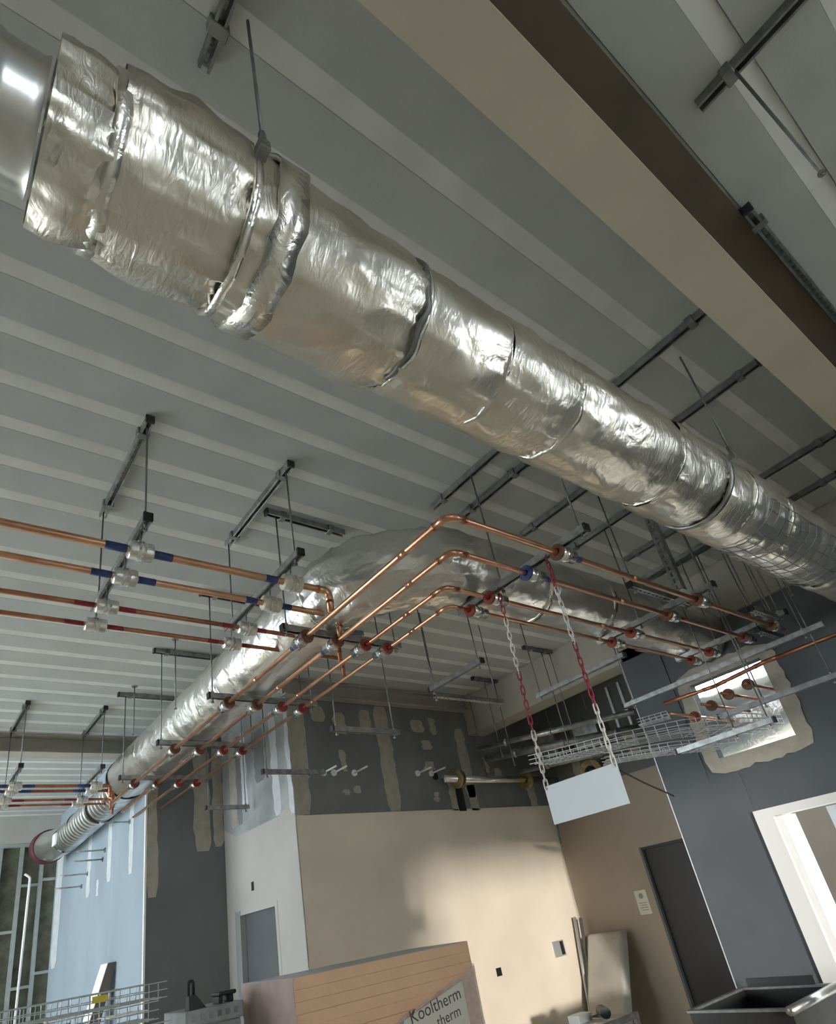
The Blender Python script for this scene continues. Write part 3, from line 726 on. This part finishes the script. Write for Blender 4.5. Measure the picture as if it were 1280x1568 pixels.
# rods that carry it
def duct_hanger(x, label, dy=-1):
    t = thing('duct_hanger', label, 'hanger', (x, DY + dy*(DR + .03), DZ))
    yy = DY + dy*(DR + .035)
    rod(x, yy, DZ + .02, CEIL - .02, t)
    MB().box(x - .016, x + .016, yy - .014, yy + .026, DZ - .01, DZ + .03).build('clamp_ear', M_steel, t, bevel=.004)
    MB().tube([(x, yy, DZ + .03), (x, yy, DZ + .075)], .011, 6).build('coupling_nut', M_dsteel, t)
    return t
duct_hanger(.50, 'threaded rod with turnbuckle carrying the left part of the big duct')
duct_hanger(3.15, 'threaded rod carrying the big duct near the beige beam')
duct_hanger(3.15, 'threaded rod on the far side of the big duct clamp', 1)
# wire netting bound round the underside
net = thing('wire_netting', 'wire mesh bound round the underside of the big duct', 'wire mesh', (4.1, DY, DZ - DR))
mb = MB(); R = DR + .02
x0, x1 = 3.58, 4.75
for k in range(8):
    w = PI*(1.12 + .62*k/7)
    mb.tube([(x0 + (x1-x0)*s/14 , DY + math.cos(w)*R, DZ + math.sin(w)*R + .006*math.sin(s*1.7+k)) for s in range(15)], .003, 5)
mb.build('long_wires', M_dsteel, net)
mb = MB()
for k in range(12):
    xx = x0 + (x1-x0)*k/11
    mb.tube([(xx + .01*math.sin(j*.9 + k), DY + math.cos(PI*(1.12+.62*j/14))*(R+.003), DZ + math.sin(PI*(1.12+.62*j/14))*(R+.003)) for j in range(15)], .003, 5)
mb.build('cross_wires', M_dsteel, net)

# --- the middle duct: along y, an elbow, then along x to the wall hole
EX, EY, EZ, ER = 2.09, 2.355, CZ + 2.01, .247
midd = thing('foil_duct', 'middle foil-wrapped duct with an elbow behind the bent copper pipes', 'duct', (EX, 4.0, EZ))
ys = [7.38, 6.35, 5.3, 4.35, 3.55, 2.95]
for i in range(len(ys)-1):
    foil_section((EX, ys[i], EZ), (EX, ys[i+1], EZ), ER - (.02 if i == 0 else 0), ER, midd, foil2, 31+i, (.25, .25), nu=int(abs(ys[i+1]-ys[i])*42), amp=.8)
def foil_elbow():
    nu, nv = 40, 72; rad = .60; vs = []
    c = Vector((EX + rad, EY + rad, EZ))
    for i in range(nu+1):
        th = PI + (PI/2)*i/nu
        pc = c + Vector((math.cos(th), math.sin(th), 0))*rad
        n = Vector((math.cos(th), math.sin(th), 0))
        for k in range(nv):
            w = 2*PI*k/nv
            h = noise.noise(Vector((math.cos(w)*2, math.sin(w)*2, i*.09 + 5)))*.022 + noise.noise(Vector((math.cos(w)*7, math.sin(w)*7, i*.35)))*.014
            h += max(0, .5-abs(noise.noise(Vector((math.cos(w)*4, math.sin(w)*4, i*.16+9)))*2))*.02
            R = ER + h
            vs.append(pc + n*(math.cos(w)*R) + Vector((0, 0, math.sin(w)*R)))
    fs = [(i*nv + k, i*nv + (k+1) % nv, (i+1)*nv + (k+1) % nv, (i+1)*nv + k) for i in range(nu) for k in range(nv)]
    MB().add(vs, fs).build('foil_elbow', foil2, midd, True)
foil_elbow()
xs = [2.69, 3.4, 4.15, 4.9, 5.93]
for i in range(len(xs)-1):
    foil_section((xs[i], EY, EZ), (xs[i+1], EY, EZ), ER, ER, midd, foil2, 51+i, (.35, .35), nu=int((xs[i+1]-xs[i])*44), amp=.9)
for i, yy in enumerate((6.35, 4.35, 2.95)): band((EX, yy, EZ), (0, 1, 0), ER*.985, .05, tape, midd, 'seam_tape', wob=.008, seed=20+i)
for i, xx in enumerate((3.4, 4.15, 4.9)): band((xx, EY, EZ), (1, 0, 0), ER*.985, .05, tape, midd, 'seam_tape', wob=.008, seed=26+i)
# the bare far end
pts = [(EX, 7.42, EZ), (EX, 7.7, EZ - .06), (EX - .02, 10.2, CZ + 1.90)]
spiral_duct(pts, .175, midd, 'bare_duct', .12, .010)
MB().tube([(EX, 7.385, EZ), (EX, 7.40, EZ)], .215, 32).build('end_cap', M_spiral, midd, True)
band((EX, 7.38, EZ), (0, 1, 0), ER - .02, .03, M_rubber, midd, 'rubber_ring', .012)
for yy, zz in ((8.45, EZ - .085), (9.45, CZ + 1.93)): band((EX - .005, yy, zz), (0, 1, 0), .182, .03, M_rubber, midd, 'rubber_ring', .008)
MB().tube([(EX - .02, 10.2, CZ + 1.90), (EX - .03, 10.5, CZ + 1.92), (EX - .07, 11.2, CZ + 1.98)], [.19, .20, .235], 36, cap=False).build('flexible_collar', foil2, midd, True)
band((EX - .07, 11.2, CZ + 1.98), (-.05, .99, .08), .238, .22, M_ring, midd, 'red_collar', .012)
box('white_label', M_frame, EX - .21, EX - .19, 10.0, 10.2, CZ + 1.80, CZ + 1.95, midd)

# ================================================================== CHAINS AND HANGING SIGN
SX, SY0, SY1, SZ0, SZ1 = 2.60, 1.60, 2.035, CZ + .325, CZ + .510
sg = tag(MB().box(SX - .0025, SX + .0025, SY0, SY1, SZ0, SZ1).build('hanging_sign', M_sign), 'blank white rectangular sign hanging from two chains', 'sign')
for yy in (SY0 + .012, SY1 - .012):
    MB().ring((SX, yy, SZ1 - .012), (1, 0, 0), .003, .008, .008, 12).build('eyelet', M_dsteel, sg)
def chain(y0, y1, label, zt):
    t = thing('sign_chain', label, 'chain', (SX, y1, SZ1))
    def link_mesh():
        L, W, r = .028, .0095, .0036; path = []
        for k in range(16):
            a = 2*PI*k/16
            path.append(Vector((W*math.cos(a), 0, (L-W)*(1 if math.sin(a) > 0 else -1)*(1 if abs(math.sin(a)) > .01 else 0) + W*math.sin(a))))
        path.append(path[0]); mb = MB(); mb.tube(path, r, 6, cap=False)
        return mb
    a = Vector((SX, y1, SZ1 - .012)); b = Vector((2.70, y0, zt)); d = b - a; n = int(d.length/.043)
    q = d.to_track_quat('Z', 'Y')
    me = {}
    for i in range(n):
        s = (i+.5)/n
        mm = M_chw if (i < n*.22 or n*.52 < i < n*.80) else M_chr
        if mm.name not in me:
            o = link_mesh().build('chain_link', mm, t, True); me[mm.name] = o.data
        else:
            o = bpy.data.objects.new('chain_link', me[mm.name]); COL.objects.link(o); o.parent = t
            o.matrix_parent_inverse = Matrix.Translation(t.location).inverted()
        o.location = a.lerp(b, s); o.rotation_mode = 'QUATERNION'
        from mathutils import Quaternion
        o.rotation_quaternion = q @ Quaternion((0, 0, 1), (PI/2)*(i % 2) + .4)
chain(1.68, SY0 + .012, 'red and white chain at the right end of the hanging sign', CZ + 1.712)
chain(2.06, SY1 - .012, 'red and white chain at the left end of the hanging sign', CZ + 1.712)
tag(MB().tube([(SX + .01, SY0 + .02, SZ1 - .02), (SX + .14, SY0 - .02, SZ1 - .10), (SX + .30, SY0 - .05, SZ1 - .17)], .004, 6).build('cable_tail', M_cable), 'thin black cable end sticking out right of the hanging sign', 'cable')
tag(MB().tube([(SX + .01, SY1 - .005, SZ0 + .01), (SX + .01, SY1 - .0, SZ0 - .09)], .004, 6).build('cable_tail', M_cable), 'thin black cable end hanging below the left corner of the sign', 'cable')

# ================================================================== WIRE TRAYS, SERVICES ABOVE THE DOOR RECESS
def basket(label, pts, w, h, group=None, pitch=.075, r=.0036, m_=None, name='wire_tray'):
    """U shaped wire basket tray along a polyline"""
    pts = [Vector(p) for p in pts]
    t = thing(name, label, 'wire tray', pts[0], group)
    prof = [(-w/2, h), (-w/2, h*.5), (-w/2, 0), (-w/4, 0), (0, 0), (w/4, 0), (w/2, 0), (w/2, h*.5), (w/2, h)]
    def frame(i):
        a = pts[max(0, i-1)]; b = pts[min(len(pts)-1, i+1)]; d = (b-a).normalized()
        return Vector((-d.y, d.x, 0)).normalized()
    mb = MB()
    for (u, z) in prof:
        mb.tube([p + frame(i)*u + Vector((0, 0, z)) for i, p in enumerate(pts)], r, 5)
    mb.build('long_wires', m_ or M_wire, t)
    mb = MB()
    for i in range(len(pts)-1):
        a, b = pts[i], pts[i+1]; n = max(1, int((b-a).length/pitch)); d = (b-a).normalized(); nn = Vector((-d.y, d.x, 0))
        for k in range(n):
            p = a.lerp(b, k/n)
            mb.tube([p + nn*u + Vector((0, 0, z - .004)) for (u, z) in (prof[0], prof[2], prof[6], prof[8])], r, 5)
    mb.build('cross_wires', m_ or M_wire, t)
    return t
basket('wire tray coming out of the duct hole towards the chains', [(6.2, 2.22, CZ + 1.06), (5.6, 2.30, CZ + 1.06), (5.25, 2.55, CZ + 1.08), (5.05, 2.95, CZ + 1.11), (5.0, 3.9, CZ + 1.20)], .30, .08)
basket('lower short wire tray beside the duct hole', [(5.8, 2.45, CZ + .96), (5.2, 2.70, CZ + .96), (4.85, 3.1, CZ + .98)], .22, .06)
basket('small offcut of wire tray left of the duct hole', [(5.30, 2.62, CZ + 1.25), (5.20, 2.86, CZ + 1.25)], .12, .05, pitch=.05)
# conduit and pipe bundle under the beige beam
for i, (p0, p1, r, lab) in enumerate((((5.6, 5.2, 1.78), (6.0, 3.3, 1.60), .030, 'upper silver conduit under the beige downstand beam'),
                                      ((5.9, 5.4, 1.72), (6.5, 3.4, 1.52), .045, 'thick silver conduit under the beige downstand beam'),
                                      ((6.25, 5.2, 1.50), (6.9, 3.5, 1.42), .030, 'lower silver conduit under the beige downstand beam'))):
    t = thing('conduit', lab, 'pipe', (p0[0], p0[1], CZ + p0[2]))
    a = Vector((p0[0], p0[1], CZ + p0[2])); b = Vector((p1[0], p1[1], CZ + p1[2]))
    MB().tube([a, b], r, 14).build('tube', M_steel if i == 0 else M_dsteel, t, True)
    for s in (.2, .5, .8): MB().ring(a.lerp(b, s), (b-a), r, r + .012, .03, 16).build('clip', M_dsteel, t)
wp = thing('service_pipe', 'silver pipe with brass flange in front of the grey front wall', 'pipe', (5.4, 5.45, CZ + 1.5))
MB().tube([(5.15, 5.45, CZ + 1.48), (XD, 5.45, CZ + 1.46)], .045, 18).build('tube', M_bright, wp, True)
MB().ring((5.36, 5.45, CZ + 1.48), (1, 0, 0), .045, .115, .035, 24).build('flange', M_brass, wp, bevel=.004)
MB().ring((5.42, 5.45, CZ + 1.48), (1, 0, 0), .045, .10, .02, 24).build('flange', M_dsteel, wp)
MB().ring((6.62, 5.45, CZ + 1.46), (1, 0, 0), .045, .115, .04, 24).build('flange', M_brass, wp, bevel=.004)
rod(5.9, 5.45, CZ + 1.46, CEIL, wp)
for i, (x, y, z) in enumerate(((6.95, 4.66, 1.36),)):
    t = thing('pipe_flange', 'round brass-coloured pipe flange above the hanging sign', 'flange', (x, y, CZ + z))
    MB().ring((x, y, CZ + z), (1, .45, 0), .07, .14, .05, 24).build('flange', M_brass, t, bevel=.004)
    MB().tube([(x + .02, y, CZ + z), (XD, y + .12, CZ + z)], .068, 20).build('pipe_stub', M_dsteel, t, True)
    MB().ring((x + .035, y, CZ + z), (1, .45, 0), .05, .075, .06, 20).build('gasket', M_rubber, t)
for i, (x0, x1, y, z0, z1, lab) in enumerate(((6.5, 6.9, 4.9, 1.62, 1.90, 'grey square branch duct in the recess beneath the downstand'),
                                              (6.4, 6.7, 4.2, 1.55, 1.78, 'small grey junction box in the recess beneath the downstand'))):
    t = thing('branch_duct', lab, 'duct', ((x0+x1)/2, y, CZ + z0))
    box('duct_body', M_dsteel, x0, x1, y - .14, y + .14, CZ + z0, CZ + z1, t, .006)
    box('duct_flange', M_steel, x0 - .015, x0 + .015, y - .165, y + .165, CZ + z0 - .025, CZ + z1 + .025, t, .003)
    rod((x0+x1)/2, y, CZ + z1, CEIL, t)
for i, (x, y) in enumerate(((6.45, 3.62), (6.45, 3.78))):
    tag(box('wall_stud', M_alu, x, x + .04, y, y + .03, CZ + 1.6, CZ + 2.11), 'short pale upright stud under the beam end, %s of two' % ('right' if i == 0 else 'left'), 'stud')

# bolts for sleeves on the grey wall
for i, x in enumerate((3.62, 3.75, 4.02, 4.94, 5.16)):
    t = thing('wall_pin', 'white fixing pin sticking out of the grey front wall, %s from the left' % ('first', 'second', 'third', 'fourth', 'fifth')[i], 'pin', (x, Y1, CZ + 1.62))
    MB().tube([(x, Y1 + .004, CZ + 1.60), (x, Y1 - .26, CZ + 1.60)], .011, 8).build('pin', M_frame, t, True)
    MB().ring((x, Y1 - .004, CZ + 1.60), (0, 1, 0), .011, .036, .02, 14).build('washer', M_frame, t)
for i, (y, z) in enumerate(((8.0, 1.65), (9.05, 1.52), (9.15, 1.42), (9.9, 1.36), (10.2, 1.24))):
    t = thing('wall_pin', 'thin metal rod sticking out of the pale blue wall, %s from its corner' % ('first', 'second', 'third', 'fourth', 'fifth')[i], 'pin', (X2, y, CZ + z))
    MB().tube([(X2 - .012, y, CZ + z), (X2 - .36, y, CZ + z)], .010, 8).build('pin', M_steel, t, True)
    MB().ring((X2 - .018, y, CZ + z), (1, 0, 0), .010, .03, .012, 12).build('washer', M_steel, t)
tag(MB().tube(fillet([(1.90, Y3 - .03, CZ - 1.2), (1.93, Y3 - .03, CZ + 1.66), (1.85, Y3 - .03, CZ + 1.72)], .05), .018, 10).build('wall_conduit', M_frame, None, True),
    'thin white conduit with hooked top before the bare studs', 'conduit')

# ================================================================== THINGS ALONG THE BOTTOM
# stack of insulation boards
bx0, bx1, by0, by1 = 1.71, 2.91, 3.15, 3.75
btop = CZ - .135
pk = thing('insulation_stack', 'stack of orange insulation boards half wrapped in film', 'insulation', ((bx0+bx1)/2, (by0+by1)/2, 0))
nb = 26; th = (btop - .14)/nb
for i in range(nb):
    z0 = .14 + i*th; j = random.uniform(-.003, .003)
    b = box('insulation_board', M_board, bx0 + j, bx1 + j, by0 - j, by1 - j, z0 + .0004, z0 + th - .0004, pk, .0008)
    box('edge_facing', M_boardp, bx0 + j - .002, bx0 + j, by0 - j + .002, by1 - j - .002, z0, z0 + th, b)
box('board_facing', M_facing, bx0 + .002, bx1 - .002, by0 + .004, by1 - .002, btop, btop + .002, pk)
for k in range(3):
    box('pallet_block', M_tan, bx0 + .02 + k*.5, bx0 + .16 + k*.5, by0 + .02, by1 - .02, .022, .11, pk)
box('pallet_deck', M_tan, bx0, bx1, by0, by1, .11, .14, pk); box('pallet_base', M_tan, bx0, bx1, by0, by1, 0, .022, pk)
def film_front():
    nu, nv = 40, 24; vs = []
    for i in range(nu+1):
        s = i/nu; x = bx0 + .45 + (bx1 + .004 - bx0 - .45)*s
        top = CZ - .47 + (.20)*s + .012*noise.noise(Vector((s*9, 2, 3)))
        for k in range(nv+1):
            z = top - (.55)*k/nv
            vs.append((x, by0 - .006 - .006*abs(noise.noise(Vector((x*14, z*22, 1)))) - .004*abs(noise.noise(Vector((x*40, z*50, 7)))), z))
    fs = [(i*(nv+1)+k, (i+1)*(nv+1)+k, (i+1)*(nv+1)+k+1, i*(nv+1)+k+1) for i in range(nu) for k in range(nv)]
    vs2 = [(x, y+.0015, z) for x, y, z in vs]; o = len(vs)
    MB().add(vs + vs2, fs + [tuple(reversed([i+o for i in f])) for f in fs]).build('film_wrap', M_film, pk, True)
    vs = []
    for i in range(13):
        y = by0 - .004 + (by1 - by0)*i/12
        for k in range(nv+1):
            z = btop - .12 - .02*math.sin(i) - .55*k/nv
            vs.append((bx1 + .008 + .008*abs(noise.noise(Vector((y*14, z*18, 4)))), y, z))
    fs = [(i*(nv+1)+k, (i+1)*(nv+1)+k, (i+1)*(nv+1)+k+1, i*(nv+1)+k+1) for i in range(12) for k in range(nv)]
    vs2 = [(x-.0015, y, z) for x, y, z in vs]; o = len(vs)
    MB().add(vs + vs2, fs + [tuple(reversed([i+o for i in f])) for f in fs]).build('film_wrap', M_film, pk, True)
film_front()
lq = ((2.28, CZ - .62), (2.79, CZ - .62), (2.79, CZ - .325), (2.33, CZ - .435))
lab_ = MB().hull([(x, by0 - .0168, z) for x, z in lq], [(x, by0 - .0180, z) for x, z in lq]).build('paper_label', M_label, pk)
def lettering(txt, size, loc, ang, parent, m_):
    cu = bpy.data.curves.new('lettering', 'FONT'); cu.body = txt; cu.size = size; cu.extrude = .0004
    o = bpy.data.objects.new('lettering', cu); COL.objects.link(o)
    o.rotation_euler = (PI/2, -ang, 0); o.location = loc
    bpy.context.view_layer.update()
    me = bpy.data.meshes.new_from_object(o.evaluated_get(bpy.context.evaluated_depsgraph_get()))
    mw = o.matrix_world.copy(); bpy.data.objects.remove(o)
    me.transform(mw); me.materials.clear(); me.materials.append(m_)
    p = bpy.data.objects.new('lettering', me); COL.objects.link(p); p.parent = parent
    return p
for txt, size, x, z in (('Kooltherm', .088, 2.375, CZ - .462), ('therm', .075, 2.555, CZ - .512)):
    l = lettering(txt, size, (x, by0 - .0186, z), math.radians(8), None, M_ink)
    l.parent = pk; l.matrix_parent_inverse = Matrix.Translation(pk.location).inverted()

# stacked wire baskets at the left
for i, (z, yc, w, x1, lab) in enumerate(((-.052, 4.2, .40, 1.38, 'top wire tray of the stack in the lower left corner'),
                                         (-.125, 3.75, .30, 1.20, 'second wire tray of the stack, sticking out farthest right'),
                                         (-.100, 3.35, .30, .78, 'nearest wire tray of the stack, ending short of the others'),
                                         (-.195, 3.40, .40, 1.12, 'lowest wire tray of the stack in the lower left corner'))):
    basket(lab, [(-1.6, yc, CZ + z - .075), (x1, yc, CZ + z - .075)], w, .075, pitch=.05, r=.0026)
tr = thing('trestle', 'grey metal trestle carrying the stacked wire trays', 'trestle', (0, 3.8, 0))
for y in (3.22, 3.62, 3.98, 4.34): box('top_rail', M_dsteel, -1.5, .7, y - .02, y + .02, CZ - .34, CZ - .30, tr)
for x in (-1.4, .6):
    box('cross_rail', M_dsteel, x - .02, x + .02, 3.2, 4.36, CZ - .38, CZ - .34, tr)
    for y in (3.23, 4.33): box('leg', M_dsteel, x - .02, x + .02, y - .02, y + .02, 0, CZ - .38, tr)
for x in (-1.0, .2):
    for y0, y1, zt in ((4.0, 4.4, -.135), (3.6, 3.9, -.21)): box('spacer', M_dsteel, x - .02, x + .02, y0, y1, CZ - .30, CZ + zt, tr)
tag(box('tray_tag', M_yellow, .985, 1.06, 3.985, 3.99, CZ - .092, CZ - .06), 'yellow tag on the top wire tray', 'tag')
tag(box('tray_sheet', M_frame, .98, 1.16, 3.64, 3.86, CZ - .160, CZ - .156), 'white paper sheet lying in the second wire tray', 'paper')
# white profile leaning on the blue wall
pr = thing('leaning_profile', 'white U-profile leaning against the pale blue wall', 'profile', (X2 - .4, 8.5, 0))
MB().hull([(X2 - .62, 8.55, 0), (X2 - .62, 8.85, 0), (X2 - .59, 8.85, 0), (X2 - .59, 8.55, 0)],
          [(X2 - .10, 8.40, CZ + .18), (X2 - .10, 8.68, CZ + .18), (X2 - .07, 8.68, CZ + .18), (X2 - .07, 8.40, CZ + .18)]).build('face', M_frame, pr)
MB().hull([(X2 - .62, 8.52, 0), (X2 - .62, 8.55, 0), (X2 - .44, 8.55, 0), (X2 - .44, 8.52, 0)],
          [(X2 - .10, 8.37, CZ + .18), (X2 - .10, 8.40, CZ + .18), (X2 - .014, 8.40, CZ + .18), (X2 - .014, 8.37, CZ + .18)]).build('flange', M_brown, pr)
# tool cabinet with handles behind the boards
tcab = thing('tool_trolley', 'grey tool trolley with dark handles left of the insulation stack', 'trolley', (1.52, 3.75, 0))
box('body', M_greybox, 1.34, 1.63, 3.60, 3.90, .08, CZ - .275, tcab, .01)
box('drawer_front', M_greybox, 1.335, 1.635, 3.585, 3.599, CZ - .27, CZ - .20, tcab, .004)
box('lid', M_greybox, 1.33, 1.64, 3.59, 3.91, CZ - .275, CZ - .20, tcab, .006)
for k in range(4): MB().tube([(1.39 + .19*(k % 2), 3.66 + .18*(k//2) - .015, .04), (1.39 + .19*(k % 2), 3.66 + .18*(k//2) + .015, .04)], .04, 14).build('wheel', M_rubber, tcab)
MB().hull([(1.36, 3.62, CZ - .20), (1.45, 3.62, CZ - .20), (1.45, 3.68, CZ - .20), (1.36, 3.68, CZ - .20)],
          [(1.362, 3.63, CZ - .135), (1.40, 3.63, CZ - .135), (1.40, 3.67, CZ - .135), (1.362, 3.67, CZ - .135)]).build('handle_base', M_cap, tcab)
MB().tube(fillet([(1.368, 3.65, CZ - .14), (1.368, 3.65, CZ - .07), (1.394, 3.65, CZ - .07), (1.394, 3.65, CZ - .14)], .012, 5), .008, 8).build('handle', M_cap, tcab, True)
box('machine_head', M_cap, 1.52, 1.62, 3.62, 3.74, CZ - .165, CZ - .145, tcab, .008)
box('machine_neck', M_cap, 1.525, 1.55, 3.64, 3.72, CZ - .20, CZ - .165, tcab, .004)
box('machine_grip', M_cap, 1.585, 1.61, 3.64, 3.72, CZ - .20, CZ - .165, tcab, .006)
for k in range(6): box('print_patch', M_dsteel, 1.36 + .045*k, 1.382 + .045*k, 3.583, 3.585, CZ - .25, CZ - .222, tcab)

# open black bin before the blue-grey wall
bn = thing('open_bin', 'black open bin with pale metal rim before the blue-grey wall', 'bin', (5.1, 2.6, 0))
zt = CZ - .85
for a in ((4.68, 4.70, 2.25, 2.95), (5.48, 5.50, 2.25, 2.95), (4.70, 5.48, 2.25, 2.27), (4.70, 5.48, 2.93, 2.95)): box('side_panel', M_black, *a, .12, zt, bn)
box('bottom', M_black, 4.70, 5.48, 2.27, 2.93, .10, .12, bn)
MB().tube([(4.62, 2.23, zt + .01), (5.56, 2.23, zt + .01)], .028, 12).build('rim_tube', M_spiral, bn, True)
for a in ((4.665, 4.705, 2.25, 2.96), (5.475, 5.515, 2.25, 2.96), (4.70, 5.48, 2.93, 2.965)): box('rim', M_dsteel, *a, zt, zt + .015, bn)
for k in range(4): MB().tube([(4.8 + .58*(k % 2), 2.36 + .48*(k//2) - .02, .05), (4.8 + .58*(k % 2), 2.36 + .48*(k//2) + .02, .05)], .05, 14).build('wheel', M_rubber, bn)
box('back_flap', M_black, 5.50, 5.53, 2.40, 2.90, zt - .1, zt + .07, bn)

# wrapped panel and tubes leaning in the corner
wpn = MB().hull([(6.50, 4.98, 0), (6.65, 4.98, 0), (6.65, 5.52, 0), (6.50, 5.52, 0)],
                [(7.04, 4.98, CZ - .44), (7.19, 4.98, CZ - .44), (7.19, 5.48, CZ - .44), (7.04, 5.48, CZ - .44)]).build('wrapped_panel', M_pack, bevel=.03)
tag(wpn, 'thick grey wrapped panel leaning on the tan wall by the black door', 'panel')
for i, (dx, m_) in enumerate(((0, M_alu), (.05, M_dsteel))):
    tag(MB().tube([(6.80 + dx, 5.60 - .045*i, .01), (7.05 + dx, 5.60 - .045*i, CZ - .23 - .02*i)], .02, 12).build('leaning_tube', m_, None, True),
        '%s metal tube leaning in the corner beside the wrapped panel' % ('paler' if i == 0 else 'darker'), 'tube')
# low metal trestle with scrap on it
ts = thing('scrap_frame', 'low metal frame with odd parts at the bottom before the wrapped panel', 'frame', (5.6, 4.5, 0))
zf = CZ - 1.06
for a in ((5.3, 5.95, 4.28, 4.32), (5.3, 5.95, 4.70, 4.74)): box('rail', M_dsteel, *a, zf - .05, zf, ts)
for x in (5.32, 5.5, 5.7, 5.9): box('cross_bar', M_alu, x - .02, x + .02, 4.32, 4.70, zf - .04, zf - .005, ts)
for x in (5.33, 5.92):
    for y in (4.30, 4.72): box('leg', M_dsteel, x - .02, x + .02, y - .02, y + .02, 0, zf - .05, ts)
t = tag(MB().tube([(5.62, 4.40, zf + .05), (5.75, 4.55, zf + .05)], .05, 16).build('drum', M_cap), 'small black drum lying on the low metal frame', 'drum')
tag(box('metal_offcut', M_alu, 5.40, 5.60, 4.55, 4.68, zf, zf + .07, None, .006), 'pale metal offcut on the low metal frame', 'offcut')

# inside the room behind the wall: a lit white soffit and another foil duct seen through the hole
bd = thing('foil_duct', 'foil-wrapped duct seen through the hole in the blue-grey wall', 'duct', (6.8, 2.3, CZ + 1.2))
foil_section((6.62, 1.2, CZ + 1.30), (6.62, 3.1, CZ + 1.30), .33, .33, bd, foil2, 90, nu=30, nv=40)
